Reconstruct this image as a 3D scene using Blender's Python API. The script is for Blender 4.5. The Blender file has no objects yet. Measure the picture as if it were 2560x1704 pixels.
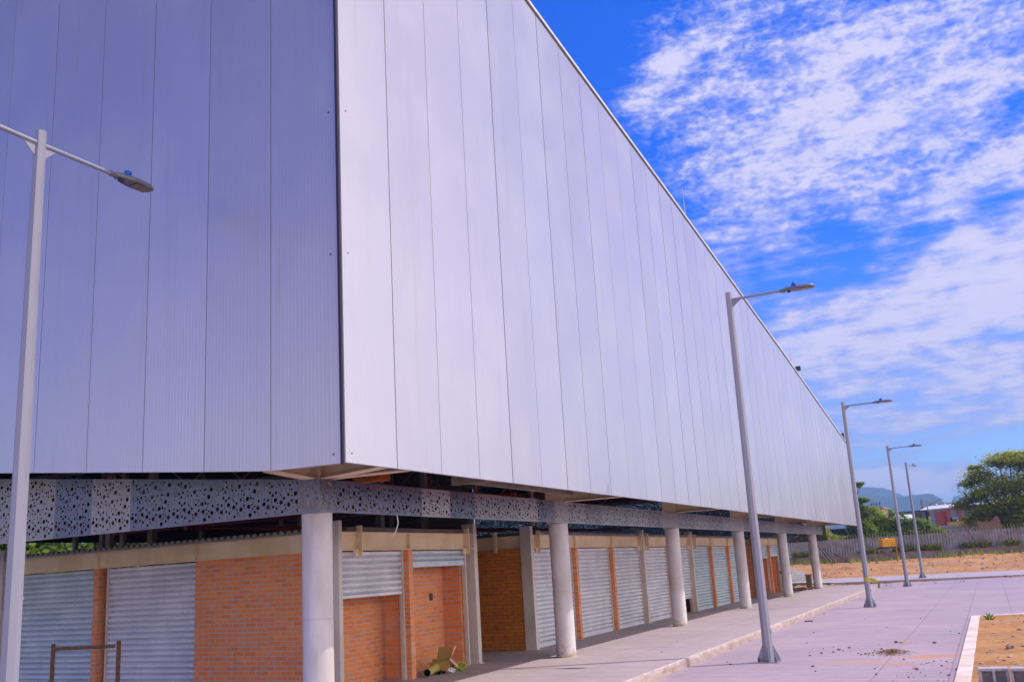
import bpy, bmesh, math, random
from mathutils import Vector, Matrix, noise
from mathutils.geometry import delaunay_2d_cdt
R = math.radians
random.seed(7)
scn = bpy.context.scene
col = scn.collection

# ------------------------------------------------------------------ camera
cam_d = bpy.data.cameras.new("camera")
cam = bpy.data.objects.new("camera", cam_d)
col.objects.link(cam)
cam_d.sensor_width = 36.0
cam_d.lens = 34.234
cam_d.clip_start = 0.1
cam_d.clip_end = 20000
Rw = ((0.89949564, -0.14890775, -0.41077253), (0.4332589, 0.18236755, 0.88262608), (-0.05651828, -0.97188917, 0.22855443))
cam.matrix_world = Matrix(((Rw[0][0], -Rw[0][1], -Rw[0][2], 0), (Rw[1][0], -Rw[1][1], -Rw[1][2], 0),
                           (Rw[2][0], -Rw[2][1], -Rw[2][2], 1.9), (0, 0, 0, 1)))
cam_d.dof.use_dof = True
cam_d.dof.focus_distance = 21.0
cam_d.dof.aperture_fstop = 2.6
scn.camera = cam

# ------------------------------------------------------------------ light
scn.view_settings.view_transform = 'Standard'
scn.view_settings.look = 'None'
scn.view_settings.gamma = 1.0
scn.view_settings.exposure = 0.85
scn.render.engine = 'CYCLES'
scn.cycles.use_denoising = True
scn.cycles.max_bounces = 8
scn.cycles.volume_bounces = 0
SUN_EL, SUN_DIR = R(54), Vector((1.0, 0.47, 0)).normalized()
sun_d = bpy.data.lights.new("sun", 'SUN')
sun_d.energy = 2.15
sun_d.angle = R(0.6)
sun_d.color = (1.0, 0.91, 0.84)
sun = bpy.data.objects.new("sun", sun_d)
col.objects.link(sun)
sv = Vector((SUN_DIR.x * math.cos(SUN_EL), SUN_DIR.y * math.cos(SUN_EL), math.sin(SUN_EL)))
sun.rotation_euler = sv.to_track_quat('Z', 'Y').to_euler()
sun.location = (30, 10, 60)


class NT:
    """small node-tree helper"""
    def __init__(s, tree):
        s.t = tree
        s.n = tree.nodes
        s.l = tree.links

    def new(s, typ, **kw):
        nd = s.n.new(typ)
        for k, v in kw.items():
            setattr(nd, k, v)
        return nd

    def put(s, sock, v):
        if hasattr(v, 'is_linked'):
            s.l.new(v, sock)
        elif v is not None:
            if isinstance(v, (tuple, list)) and len(v) == 3 and sock.type == 'RGBA':
                v = (*v, 1)
            sock.default_value = v

    def math(s, op, a, b=None, c=None, clamp=False):
        nd = s.new('ShaderNodeMath', operation=op, use_clamp=clamp)
        s.put(nd.inputs[0], a)
        if b is not None:
            s.put(nd.inputs[1], b)
        if c is not None:
            s.put(nd.inputs[2], c)
        return nd.outputs[0]

    def mix(s, f, a, b, mode='MIX'):
        nd = s.new('ShaderNodeMix', data_type='RGBA', blend_type=mode)
        s.put(nd.inputs[0], f)
        s.put(nd.inputs[6], a)
        s.put(nd.inputs[7], b)
        return nd.outputs[2]

    def smooth(s, x, lo, hi, a=0.0, b=1.0):
        nd = s.new('ShaderNodeMapRange', interpolation_type='SMOOTHSTEP')
        s.put(nd.inputs[0], x)
        for i, v in zip((1, 2, 3, 4), (lo, hi, a, b)):
            s.put(nd.inputs[i], v)
        return nd.outputs[0]

    def noise(s, vec, scale, detail=4, rough=0.55, dist=0.0):
        nd = s.new('ShaderNodeTexNoise')
        s.put(nd.inputs['Vector'], vec)
        nd.inputs['Scale'].default_value = scale
        nd.inputs['Detail'].default_value = detail
        nd.inputs['Roughness'].default_value = rough
        nd.inputs['Distortion'].default_value = dist
        return nd.outputs['Fac']

    def comb(s, x, y, z):
        nd = s.new('ShaderNodeCombineXYZ')
        for i, v in enumerate((x, y, z)):
            s.put(nd.inputs[i], v)
        return nd.outputs[0]

    def sep(s, v):
        nd = s.new('ShaderNodeSeparateXYZ')
        s.put(nd.inputs[0], v)
        return nd.outputs

    def mapping(s, v, scale=(1, 1, 1), loc=(0, 0, 0), rot=(0, 0, 0)):
        nd = s.new('ShaderNodeMapping')
        s.put(nd.inputs[0], v)
        nd.inputs[1].default_value = loc
        nd.inputs[2].default_value = rot
        nd.inputs[3].default_value = scale
        return nd.outputs[0]


# ------------------------------------------------------------------ sky
w = bpy.data.worlds.new("World")
scn.world = w
w.use_nodes = True
W = NT(w.node_tree)
W.n.clear()
sky = W.new('ShaderNodeTexSky', sky_type='NISHITA')
sky.sun_disc = False
sky.sun_elevation = SUN_EL
sky.sun_rotation = math.atan2(SUN_DIR.x, SUN_DIR.y)
sky.air_density = 1.0
sky.dust_density = 0.3
sky.ozone_density = 2.0
geo = W.new('ShaderNodeTexCoord').outputs['Generated']
dx, dy, dz = W.sep(geo)
u_ = W.math('ARCTAN2', dx, dy)            # bearing from the street's direction
v_ = W.math('ARCSINE', dz)                # height above the horizon
uv = W.comb(u_, v_, 0.0)
SKY_STRENGTH = 0.1
CLOUD_LOW, CLOUD_HIGH = (2.2, 2.5, 5.2), (4.1, 3.95, 5.5)
# deep blue overhead, paler towards the horizon
up = W.smooth(v_, 0.02, 0.35)
tint = W.mix(up, (0.50, 0.64, 0.98), (0.0, 0.33, 1.28))
blue = W.mix(1.0, sky.outputs[0], tint, 'MULTIPLY')
# cloud cover: soft patches, each (bearing, height, half-width, half-height, tilt, amount)
blobs = [
    (-0.105, 0.445, 0.130, 0.085, 0.30, 0.74),
    (0.035, 0.475, 0.150, 0.060, 0.35, 0.78),
    (-0.245, 0.480, 0.075, 0.030, 0.75, 0.72),
    (-0.185, 0.540, 0.110, 0.032, 0.55, 0.70),
    (-0.185, 0.395, 0.080, 0.060, -0.55, 0.58),
    (0.060, 0.410, 0.110, 0.034, 0.30, 0.80),
    (-0.060, 0.372, 0.110, 0.045, 0.25, 0.62),
    (-0.200, 0.335, 0.075, 0.040, -0.35, 0.50),
    (-0.085, 0.336, 0.130, 0.020, 0.30, 0.55),
    (0.050, 0.340, 0.105, 0.024, 0.26, 0.82),
    (0.020, 0.312, 0.070, 0.020, 0.20, 0.45),
    (-0.205, 0.290, 0.080, 0.034, 0.30, 0.42),
    (-0.130, 0.290, 0.090, 0.020, 0.40, 0.36),
    (0.040, 0.245, 0.170, 0.052, 0.26, 0.95),
    (-0.110, 0.215, 0.170, 0.042, 0.22, 0.82),
    (0.040, 0.175, 0.190, 0.040, 0.12, 0.74),
    (-0.130, 0.160, 0.150, 0.034, 0.14, 0.70),
    (0.000, 0.125, 0.200, 0.026, 0.06, 0.78),
    (-0.100, 0.092, 0.180, 0.020, 0.04, 0.45),
    (-0.120, 0.064, 0.075, 0.013, 0.03, 1.25),
    (-0.085, 0.060, 0.045, 0.018, 0.0, 1.20),
    (-0.030, 0.068, 0.020, 0.009, 0.15, 1.25),
    (-0.050, 0.052, 0.060, 0.014, 0.0, 0.5),
    (-0.050, 0.035, 0.160, 0.016, 0.0, 0.50),
]
wob = W.noise(uv, 9.0, 3, 0.5)
wu = W.math('ADD', u_, W.math('MULTIPLY', W.math('SUBTRACT', wob, 0.5), 0.07))
wv = W.math('ADD', v_, W.math('MULTIPLY', W.math('SUBTRACT', W.noise(W.mapping(uv, loc=(3, 7, 1)), 9.0, 3, 0.5), 0.5), 0.05))
cover = None
for (bu, bv, ru, rv, tl, am) in blobs:
    du = W.math('SUBTRACT', wu, bu)
    dv = W.math('SUBTRACT', wv, bv)
    c_, s_ = math.cos(tl), math.sin(tl)
    a_ = W.math('MULTIPLY_ADD', du, c_ / ru, W.math('MULTIPLY', dv, s_ / ru))
    b_ = W.math('MULTIPLY_ADD', dv, c_ / rv, W.math('MULTIPLY', du, -s_ / rv))
    q = W.math('ADD', W.math('MULTIPLY', a_, a_), W.math('MULTIPLY', b_, b_))
    g = W.math('MULTIPLY', W.math('EXPONENT', W.math('MULTIPLY', W.math('POWER', q, 1.3), -0.62)), am)
    cover = g if cover is None else W.math('MAXIMUM', W.math('MULTIPLY_ADD', g, 0.35, cover), g)
# out of this view: unseen cloud fields added to brighten the shaded sides
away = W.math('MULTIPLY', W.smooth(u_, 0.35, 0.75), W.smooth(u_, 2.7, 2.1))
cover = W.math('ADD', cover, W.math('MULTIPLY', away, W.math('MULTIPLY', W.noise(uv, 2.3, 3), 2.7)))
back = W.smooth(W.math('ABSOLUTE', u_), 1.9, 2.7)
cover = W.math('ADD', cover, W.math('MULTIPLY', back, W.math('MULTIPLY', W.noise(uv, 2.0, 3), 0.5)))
cover = W.math('MINIMUM', cover, 1.1)
fine = W.smooth(v_, 0.26, 0.36)           # mackerel pattern in the high cloud only
TL = -0.36
n1 = W.noise(W.mapping(uv, scale=(1.0, 2.2, 1.0), rot=(0, 0, TL)), 11.0, 7, 0.66, 0.3)
n2 = W.noise(W.mapping(uv, scale=(1.0, 1.7, 1.0), rot=(0, 0, TL), loc=(4, 2, 0)), 92.0, 4, 0.58, 0.4)
n3 = W.noise(W.mapping(uv, scale=(0.5, 2.6, 1.0), rot=(0, 0, TL), loc=(1, 9, 0)), 26.0, 6, 0.62)
n4 = W.noise(W.mapping(uv, scale=(1.0, 1.6, 1.0), loc=(8, 3, 0)), 30.0, 5, 0.6, 0.3)
c1 = W.math('SUBTRACT', n1, 0.5)
c2 = W.math('SUBTRACT', n2, 0.5)
c3 = W.math('SUBTRACT', n3, 0.5)
c4 = W.math('SUBTRACT', n4, 0.5)
hi = W.math('ADD', W.math('MULTIPLY', c2, 1.05), W.math('MULTIPLY', c4, 0.75))
hi = W.math('ADD', hi, W.math('MULTIPLY', c3, 1.25))
hi = W.math('ADD', hi, W.math('MULTIPLY', c1, 1.7))
lo = W.math('ADD', W.math('MULTIPLY', c3, 1.9), W.math('MULTIPLY', c1, 1.7))
lo = W.math('ADD', lo, W.math('MULTIPLY', c4, 0.5))
nn = W.math('ADD', W.math('MULTIPLY', hi, fine), W.math('MULTIPLY', lo, W.math('SUBTRACT', 1.0, fine)))
dens = W.math('ADD', W.math('MULTIPLY', cover, 0.95), W.math('MULTIPLY', nn, W.math('MULTIPLY', W.smooth(cover, 0.0, 0.5, 0.45, 1.0), W.smooth(cover, 0.55, 1.05, 1.0, 0.75))))
mask = W.smooth(dens, 0.16, 1.0)
shade = W.smooth(W.math('ADD', dens, W.math('MULTIPLY', c4, 0.5)), 0.5, 1.15)
cloudcol = W.mix(shade, CLOUD_LOW, CLOUD_HIGH)
cloudcol = W.mix(away, cloudcol, (8.4, 7.7, 7.0))      # added cloud bank on the sun's side, brightened as fill light
skycol = W.mix(mask, blue, cloudcol)
# low bright bands added behind the viewer and sunwards to fill the shade
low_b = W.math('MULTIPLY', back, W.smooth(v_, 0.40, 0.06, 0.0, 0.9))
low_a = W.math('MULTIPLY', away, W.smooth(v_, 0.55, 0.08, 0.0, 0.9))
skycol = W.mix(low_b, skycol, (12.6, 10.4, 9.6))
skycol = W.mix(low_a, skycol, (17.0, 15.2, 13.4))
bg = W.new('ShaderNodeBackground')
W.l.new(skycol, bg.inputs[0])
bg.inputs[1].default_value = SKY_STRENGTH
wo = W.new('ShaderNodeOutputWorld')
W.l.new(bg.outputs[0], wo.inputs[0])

# ------------------------------------------------------------------ materials
MATS = {}


def mat(name, color, rough=0.7, metal=0.0, var=0.12, scale=6.0, bump=0.0, bscale=40.0, coord='Object', color2=None, spec=0.4, stretch=(1, 1, 1), objvar=0.0):
    m = bpy.data.materials.new(name)
    m.use_nodes = True
    T = NT(m.node_tree)
    b = T.n['Principled BSDF']
    tc = T.new('ShaderNodeTexCoord').outputs[coord]
    v = T.mapping(tc, scale=stretch)
    n = T.noise(v, scale, 5, 0.6)
    dark = tuple(c * (1 - var * 1.6) for c in color) if color2 is None else color2
    f = T.smooth(n, 0.3, 0.7)
    c = T.mix(f, dark, tuple(min(1, c * (1 + var * 0.5)) for c in color))
    if objvar:
        oi = T.new('ShaderNodeObjectInfo').outputs['Random']
        k = T.math('MULTIPLY_ADD', oi, objvar * 2, 1 - objvar)
        c = T.mix(1.0, c, T.comb(k, k, k), 'MULTIPLY')
    T.put(b.inputs['Base Color'], c)
    T.put(b.inputs['Roughness'], T.smooth(n, 0.2, 0.8, max(0.05, rough - 0.08), min(1, rough + 0.08)))
    b.inputs['Metallic'].default_value = metal
    b.inputs['Specular IOR Level'].default_value = spec
    if bump:
        bn = T.new('ShaderNodeBump')
        bn.inputs['Strength'].default_value = bump
        bn.inputs['Distance'].default_value = 0.01
        T.put(bn.inputs['Height'], T.noise(v, bscale, 4, 0.6))
        T.l.new(bn.outputs[0], b.inputs['Normal'])
    m['nt'] = 1
    MATS[name] = m
    return m


def base(m):
    T = NT(m.node_tree)
    return T, T.n['Principled BSDF']


# white metal cladding: fine vertical ribs, faint dirt and streaks
M_panel = bpy.data.materials.new("white_cladding")
M_panel.use_nodes = True
T, b = base(M_panel)
tc = T.new('ShaderNodeTexCoord').outputs['Object']
x, y, z = T.sep(tc)
along = T.math('ADD', x, y)
oi = T.new('ShaderNodeObjectInfo').outputs['Random']
streak = T.noise(T.comb(T.math('MULTIPLY', along, 7.0), T.math('MULTIPLY', z, 0.25), oi), 1.0, 4, 0.6)
cloudy = T.noise(tc, 0.8, 4, 0.6)
k = T.math('MULTIPLY_ADD', oi, 0.07, 0.955)
c = T.mix(T.smooth(cloudy, 0.35, 0.75), (0.495, 0.475, 0.55), (0.53, 0.508, 0.57))
c = T.mix(T.math('MULTIPLY', T.smooth(streak, 0.52, 0.8), 0.28), c, (0.40, 0.36, 0.31))
spot = T.noise(T.mapping(tc, loc=(7, 3, 2)), 1.7, 5, 0.7)
c = T.mix(T.math('MULTIPLY', T.smooth(spot, 0.6, 0.78), 0.2), c, (0.56, 0.47, 0.36))
c = T.mix(1.0, c, T.comb(k, k, k), 'MULTIPLY')
T.put(b.inputs['Base Color'], c)
T.put(b.inputs['Roughness'], T.smooth(cloudy, 0.3, 0.8, 0.30, 0.36))
b.inputs['Specular IOR Level'].default_value = 0.5
b.inputs['Metallic'].default_value = 0.45
rib = T.math('SINE', T.math('MULTIPLY', along, 2 * math.pi / 0.055))
bn = T.new('ShaderNodeBump')
bn.inputs['Strength'].default_value = 0.4
bn.inputs['Distance'].default_value = 0.004
T.put(bn.inputs['Height'], T.math('ADD', T.math('MULTIPLY', T.smooth(rib, 0.3, 0.95), 0.6), T.math('MULTIPLY', T.noise(tc, 0.7, 1), 0.5)))
T.l.new(bn.outputs[0], b.inputs['Normal'])


def brick_mat(name, c1, c2, mortar, msize=0.007):
    m = bpy.data.materials.new(name)
    m.use_nodes = True
    T, b = base(m)
    tc = T.new('ShaderNodeTexCoord').outputs['Object']
    x, y, z = T.sep(tc)
    wig = T.noise(tc, 3.0, 2)
    zz = T.math('ADD', z, T.math('MULTIPLY', T.math('SUBTRACT', wig, 0.5), 0.012))
    vec = T.comb(T.math('ADD', x, y), zz, 0.0)
    bt = T.new('ShaderNodeTexBrick')
    bt.offset = 0.5
    T.put(bt.inputs['Vector'], vec)
    T.put(bt.inputs['Color1'], c1)
    T.put(bt.inputs['Color2'], c2)
    T.put(bt.inputs['Mortar'], mortar)
    bt.inputs['Scale'].default_value = 1.0
    bt.inputs['Mortar Size'].default_value = msize
    bt.inputs['Mortar Smooth'].default_value = 0.25
    bt.inputs['Bias'].default_value = -0.1
    bt.inputs['Brick Width'].default_value = 0.25
    bt.inputs['Row Height'].default_value = 0.0765
    n = T.noise(tc, 9.0, 5, 0.65)
    c = T.mix(T.math('MULTIPLY', T.smooth(n, 0.47, 0.72), 0.7), bt.outputs['Color'], mortar)
    n2 = T.noise(tc, 1.1, 4, 0.6)
    c = T.mix(T.math('MULTIPLY', T.smooth(n2, 0.45, 0.75), 0.3), c, tuple(v * 0.6 for v in c1))
    T.put(b.inputs['Base Color'], c)
    b.inputs['Roughness'].default_value = 0.85
    bn = T.new('ShaderNodeBump')
    bn.inputs['Strength'].default_value = 0.6
    bn.inputs['Distance'].default_value = 0.008
    h = T.math('ADD', T.math('MULTIPLY', bt.outputs['Fac'], -1.0), T.math('MULTIPLY', T.noise(tc, 45.0, 4), 0.5))
    T.put(bn.inputs['Height'], h)
    T.l.new(bn.outputs[0], b.inputs['Normal'])
    return m


M_brick = brick_mat("orange_brick", (0.84, 0.25, 0.045), (0.66, 0.18, 0.045), (0.50, 0.385, 0.35), 0.010)
M_brick_dark = brick_mat("ochre_brick", (0.62, 0.20, 0.015), (0.52, 0.15, 0.012), (0.12, 0.055, 0.02), 0.004)

# concrete pavements
def concrete_mat(name, light, dark, joints_x=(), joints_y=(), stains=(), streak=(0.35, 3.0)):
    m = bpy.data.materials.new(name)
    m.use_nodes = True
    T, b = base(m)
    tc = T.new('ShaderNodeTexCoord').outputs['Object']
    x, y, z = T.sep(tc)
    big = T.noise(tc, 0.35, 5, 0.6)
    st = T.noise(T.mapping(tc, scale=(streak[0], streak[1], 1), rot=(0, 0, 0.05)), 1.6, 6, 0.65)
    broom = T.noise(T.mapping(tc, scale=(0.5, 9.0, 1)), 4.0, 4, 0.7)
    mot = T.noise(T.mapping(tc, scale=(0.6, 1.6, 1), loc=(3, 8, 0)), 5.5, 6, 0.7)
    grain = T.noise(tc, 60.0, 3, 0.7)
    c = T.mix(T.smooth(big, 0.3, 0.72), dark, light)
    c = T.mix(T.math('MULTIPLY', T.smooth(st, 0.5, 0.72), 0.45), c, tuple(min(1, v * 1.22) for v in light))
    c = T.mix(T.math('MULTIPLY', T.smooth(st, 0.50, 0.28), 0.45), c, tuple(v * 0.78 for v in dark))
    c = T.mix(T.math('MULTIPLY', T.smooth(broom, 0.52, 0.75), 0.25), c, tuple(v * 0.72 for v in dark))
    c = T.mix(T.math('MULTIPLY', T.smooth(grain, 0.55, 0.8), 0.25), c, tuple(v * 0.6 for v in dark))
    c = T.mix(T.math('MULTIPLY', T.smooth(mot, 0.52, 0.68), 0.6), c, tuple(min(1, v * 1.18) for v in light))
    c = T.mix(T.math('MULTIPLY', T.smooth(mot, 0.48, 0.32), 0.6), c, tuple(v * 0.76 for v in dark))
    dirt = T.noise(T.mapping(tc, loc=(5, 1, 0)), 0.9, 6, 0.7)
    c = T.mix(T.math('MULTIPLY', T.smooth(dirt, 0.56, 0.72), 0.28), c, (0.50, 0.36, 0.27))
    for (sx, sy, rx, ry, am) in stains:
        ax = T.math('DIVIDE', T.math('SUBTRACT', x, sx), rx)
        ay = T.math('DIVIDE', T.math('SUBTRACT', y, sy), ry)
        q = T.math('ADD', T.math('MULTIPLY', ax, ax), T.math('MULTIPLY', ay, ay))
        q = T.math('ADD', q, T.math('MULTIPLY', T.math('SUBTRACT', T.noise(tc, 3.5, 5, 0.7), 0.5), 3.0))
        c = T.mix(T.math('MULTIPLY', T.smooth(q, 1.2, 0.0), am), c, (0.50, 0.23, 0.08))
    jn = T.math('MULTIPLY', T.math('SUBTRACT', T.noise(tc, 2.5, 3), 0.5), 0.03)
    jm = None
    for axis, vals in ((x, joints_x), (y, joints_y)):
        for jx in vals:
            d = T.math('ABSOLUTE', T.math('ADD', T.math('SUBTRACT', axis, jx), jn))
            g = T.smooth(d, 0.016, 0.007)
            jm = g if jm is None else T.math('MAXIMUM', jm, g)
    h = T.math('MULTIPLY', T.math('ADD', grain, broom), 0.4)
    if jm is not None:
        c = T.mix(T.math('MULTIPLY', jm, 0.45), c, (0.17, 0.12, 0.11))
        h = T.math('SUBTRACT', h, T.math('MULTIPLY', jm, 1.5))
    T.put(b.inputs['Base Color'], c)
    T.put(b.inputs['Roughness'], T.smooth(st, 0.2, 0.8, 0.85, 0.7))
    b.inputs['Specular IOR Level'].default_value = 0.3
    bn = T.new('ShaderNodeBump')
    bn.inputs['Strength'].default_value = 0.35
    bn.inputs['Distance'].default_value = 0.006
    T.put(bn.inputs['Height'], h)
    T.l.new(bn.outputs[0], b.inputs['Normal'])
    return m


M_road = concrete_mat("road_concrete", (0.385, 0.297, 0.362), (0.312, 0.245, 0.316), joints_x=(-1.91, -0.84, 0.25, 3.5),
                      joints_y=(24.4, 33.0, 41.5, 50.0), stains=((-1.25, 19.45, 0.55, 0.35, 0.8), (-1.6, 18.2, 0.28, 0.2, 0.7), (-0.85, 19.6, 0.5, 0.12, 0.6),
                                                  (-2.3, 18.6, 1.0, 0.5, 0.25), (-1.9, 22.5, 0.1, 1.2, 0.3)))
M_walk = concrete_mat("platform_concrete", (0.435, 0.352, 0.385), (0.365, 0.30, 0.342), joints_x=(-6.6,), joints_y=(13.0, 16.7, 22.8, 30.9, 39.0, 47.2))
M_strip = concrete_mat("far_walk_concrete", (0.45, 0.38, 0.43), (0.38, 0.32, 0.37), joints_x=(-6, -2, 2, 6))

M_kerb = mat("kerb_concrete", (0.42, 0.335, 0.335), 0.9, var=0.25, scale=2.2, bump=0.4, bscale=30, stretch=(1, 1, 3), color2=(0.33, 0.25, 0.215))
M_lip = mat("kerb_lip_concrete", (0.56, 0.47, 0.49), 0.9, var=0.15, scale=5, bump=0.5)
M_whitekerb = mat("white_kerb_concrete", (0.64, 0.57, 0.60), 0.9, var=0.1, scale=2.2, bump=0.3, color2=(0.58, 0.42, 0.34))
M_col = mat("column_concrete", (0.60, 0.565, 0.60), 0.75, var=0.12, scale=2.2, bump=0.15, bscale=25, stretch=(1, 1, 0.6), color2=(0.49, 0.45, 0.465))
T, b = base(M_col)
tc = T.new('ShaderNodeTexCoord').outputs['Object']
x, y, z = T.sep(tc)
old = b.inputs['Base Color'].links[0].from_socket
splash = T.math('ADD', z, T.math('MULTIPLY', T.math('SUBTRACT', T.noise(tc, 9.0, 5, 0.7), 0.5), 0.9))
c = T.mix(T.math('MULTIPLY', T.smooth(splash, 0.34, 0.10), 0.75), old, (0.33, 0.22, 0.13))
spots = T.noise(T.mapping(tc, loc=(4, 4, 4)), 16.0, 3, 0.6)
c = T.mix(T.math('MULTIPLY', T.smooth(spots, 0.70, 0.76), 0.6), c, (0.22, 0.17, 0.15))
ringm = T.math('ABSOLUTE', T.math('SUBTRACT', z, 1.43))
c = T.mix(T.math('MULTIPLY', T.smooth(ringm, 0.016, 0.004), 0.35), c, (0.35, 0.32, 0.33))
drip = T.noise(T.mapping(tc, scale=(9, 9, 0.5)), 1.0, 4, 0.6)
c = T.mix(T.math('MULTIPLY', T.smooth(drip, 0.56, 0.72), 0.4), c, (0.42, 0.36, 0.33))
T.put(b.inputs['Base Color'], c)
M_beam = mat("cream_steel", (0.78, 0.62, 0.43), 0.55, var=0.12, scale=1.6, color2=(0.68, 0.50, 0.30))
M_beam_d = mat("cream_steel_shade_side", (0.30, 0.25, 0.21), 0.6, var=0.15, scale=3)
M_post = mat("grey_steel_post", (0.58, 0.53, 0.52), 0.55, var=0.1, scale=1.4, color2=(0.50, 0.42, 0.37))
M_dark = mat("dark_steel", (0.06, 0.055, 0.06), 0.6, var=0.2)
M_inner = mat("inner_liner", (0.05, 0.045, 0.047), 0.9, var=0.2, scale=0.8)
M_gapshade = mat("corner_gap_shade", (0.03, 0.02, 0.06), 0.6, var=0.1)
M_cap = mat("white_flashing", (0.68, 0.67, 0.68), 0.4, var=0.08, scale=3)
M_pipe = mat("red_pipe_paint", (0.30, 0.02, 0.025), 0.45, var=0.15)
M_orange = mat("orange_paint", (0.55, 0.13, 0.01), 0.5, var=0.15)
M_roofsheet = mat("roof_sheet_metal", (0.30, 0.27, 0.26), 0.5, metal=0.3, var=0.15)
M_galv = mat("lamp_grey_paint", (0.285, 0.285, 0.365), 0.42, metal=0.2, var=0.03, scale=2, objvar=0.03)
M_lampbody = mat("lamp_head_grey", (0.17, 0.17, 0.21), 0.4, metal=0.2, var=0.05)
M_lens = mat("lamp_lens", (0.24, 0.17, 0.12), 0.2, var=0.3, scale=20)
M_blue = mat("blue_plastic", (0.0, 0.10, 0.62), 0.35, var=0.05)
M_perf = [mat("perforated_sheet_light", (0.345, 0.325, 0.355), 0.45, metal=0.35, var=0.05, scale=2),
          mat("perforated_sheet_dull", (0.15, 0.15, 0.21), 0.35, metal=0.55, var=0.08, scale=2),
          mat("perforated_sheet_mid", (0.28, 0.262, 0.29), 0.42, metal=0.4, var=0.06, scale=2)]
M_screen = mat("rear_screen_sheet", (0.10, 0.09, 0.095), 0.7, var=0.1)
M_rust = mat("rusty_steel", (0.17, 0.085, 0.045), 0.85, var=0.4, scale=18, bump=0.4, color2=(0.075, 0.045, 0.035))
M_yellow = mat("yellow_tank_plastic", (0.95, 0.52, 0.008), 0.4, var=0.06)
M_scaf = mat("scaffold_orange_paint", (0.55, 0.20, 0.02), 0.6, var=0.3, scale=10)
M_wood = mat("weathered_board", (0.22, 0.165, 0.10), 0.85, var=0.3, scale=4, stretch=(1, 8, 1))
M_card = mat("cardboard", (0.66, 0.46, 0.34), 0.85, var=0.1, scale=4)
M_card_in = mat("cardboard_inside", (0.36, 0.21, 0.06), 0.85, var=0.1, scale=4)
M_tube = mat("ochre_tube", (0.42, 0.33, 0.09), 0.6, var=0.12, scale=5)
M_black = mat("black_hollow", (0.012, 0.010, 0.012), 0.9, var=0.1)
M_sack = mat("lime_plastic_sack", (0.42, 0.42, 0.04), 0.4, var=0.5, scale=14, color2=(0.10, 0.12, 0.03))
M_paper = mat("white_paper", (0.7, 0.68, 0.75), 0.7, var=0.1)
M_stone = mat("pebble_stone", (0.20, 0.16, 0.16), 0.9, var=0.35, scale=8, objvar=0.35, bump=0.4)
M_stone_l = mat("pale_stone", (0.46, 0.33, 0.26), 0.9, var=0.3, scale=8, objvar=0.3, bump=0.4)
M_rubble = mat("rubble_brown", (0.34, 0.20, 0.09), 0.9, var=0.5, scale=22, color2=(0.13, 0.08, 0.045), bump=0.5)
M_gravel = mat("grey_gravel", (0.30, 0.27, 0.28), 0.95, var=0.4, scale=14, bump=1.0, bscale=20)
M_cinder = mat("cinder_block_concrete", (0.46, 0.44, 0.50), 0.95, var=0.18, scale=14, bump=0.5, bscale=60)
M_tapey = mat("yellow_tape", (0.70, 0.55, 0.02), 0.6, var=0.1)
M_bark = mat("tree_bark", (0.11, 0.085, 0.07), 0.95, var=0.3, scale=8, stretch=(1, 1, 0.3), bump=0.5)
M_fence = mat("fence_slat_concrete", (0.33, 0.31, 0.315), 0.85, var=0.22, scale=1.2, color2=(0.22, 0.20, 0.175))
M_fbase = mat("fence_base_concrete", (0.34, 0.27, 0.235), 0.95, var=0.25, scale=0.9, color2=(0.23, 0.15, 0.12))
M_spike = mat("fence_spike_paint", (0.30, 0.30, 0.12), 0.7, var=0.15)
M_mount = mat("mountain_forest", (0.022, 0.045, 0.035), 1.0, var=0.3, scale=0.02)
M_redwall = mat("red_wall_paint", (0.43, 0.09, 0.075), 0.9, var=0.12, scale=0.8)
M_greywall = mat("grey_sheet_wall", (0.30, 0.30, 0.34), 0.8, var=0.12, scale=0.8)
M_whiteroof = mat("white_roof_sheet", (0.72, 0.70, 0.78), 0.5, var=0.06, scale=0.5)
M_bluesheet = mat("blue_sheet", (0.02, 0.20, 0.62), 0.5, var=0.05)
M_yellowwall = mat("yellow_wall_paint", (0.50, 0.38, 0.03), 0.85, var=0.1)
M_glassdark = mat("dark_window_glass", (0.03, 0.035, 0.06), 0.15, var=0.1, spec=0.6)
M_oldbrick = brick_mat("old_brick", (0.30, 0.14, 0.09), (0.24, 0.11, 0.08), (0.25, 0.2, 0.17))
M_tarp = mat("dark_tarp", (0.035, 0.04, 0.06), 0.6, var=0.3, scale=1.5, bump=0.6, bscale=3)


def shutter_mat(name, light, dark):
    m = bpy.data.materials.new(name)
    m.use_nodes = True
    T, b = base(m)
    tc = T.new('ShaderNodeTexCoord').outputs['Object']
    sp = T.new('ShaderNodeTexVoronoi')
    T.put(sp.inputs['Vector'], tc)
    sp.inputs['Scale'].default_value = 55
    n = T.noise(tc, 2.2, 5, 0.65)
    nz = T.noise(T.mapping(tc, scale=(3, 3, 0.4)), 3.0, 4, 0.6)
    c = T.mix(T.smooth(n, 0.35, 0.68), dark, light)
    g = T.sep(sp.outputs['Color'])[0]
    c = T.mix(T.math('MULTIPLY', g, 0.22), c, tuple(min(1, v * 1.25) for v in light))
    c = T.mix(T.math('MULTIPLY', T.smooth(nz, 0.55, 0.75), 0.35), c, (0.26, 0.22, 0.22))
    T.put(b.inputs['Base Color'], c)
    b.inputs['Metallic'].default_value = 0.15
    bn = T.new('ShaderNodeBump')
    bn.inputs['Strength'].default_value = 0.35
    bn.inputs['Distance'].default_value = 0.03
    T.put(bn.inputs['Height'], T.noise(T.mapping(tc, scale=(1, 1, 2.2)), 4.0, 4, 0.6))
    T.l.new(bn.outputs[0], b.inputs['Normal'])
    T.put(b.inputs['Roughness'], T.smooth(n, 0.3, 0.7, 0.38, 0.55))
    return m


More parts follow.
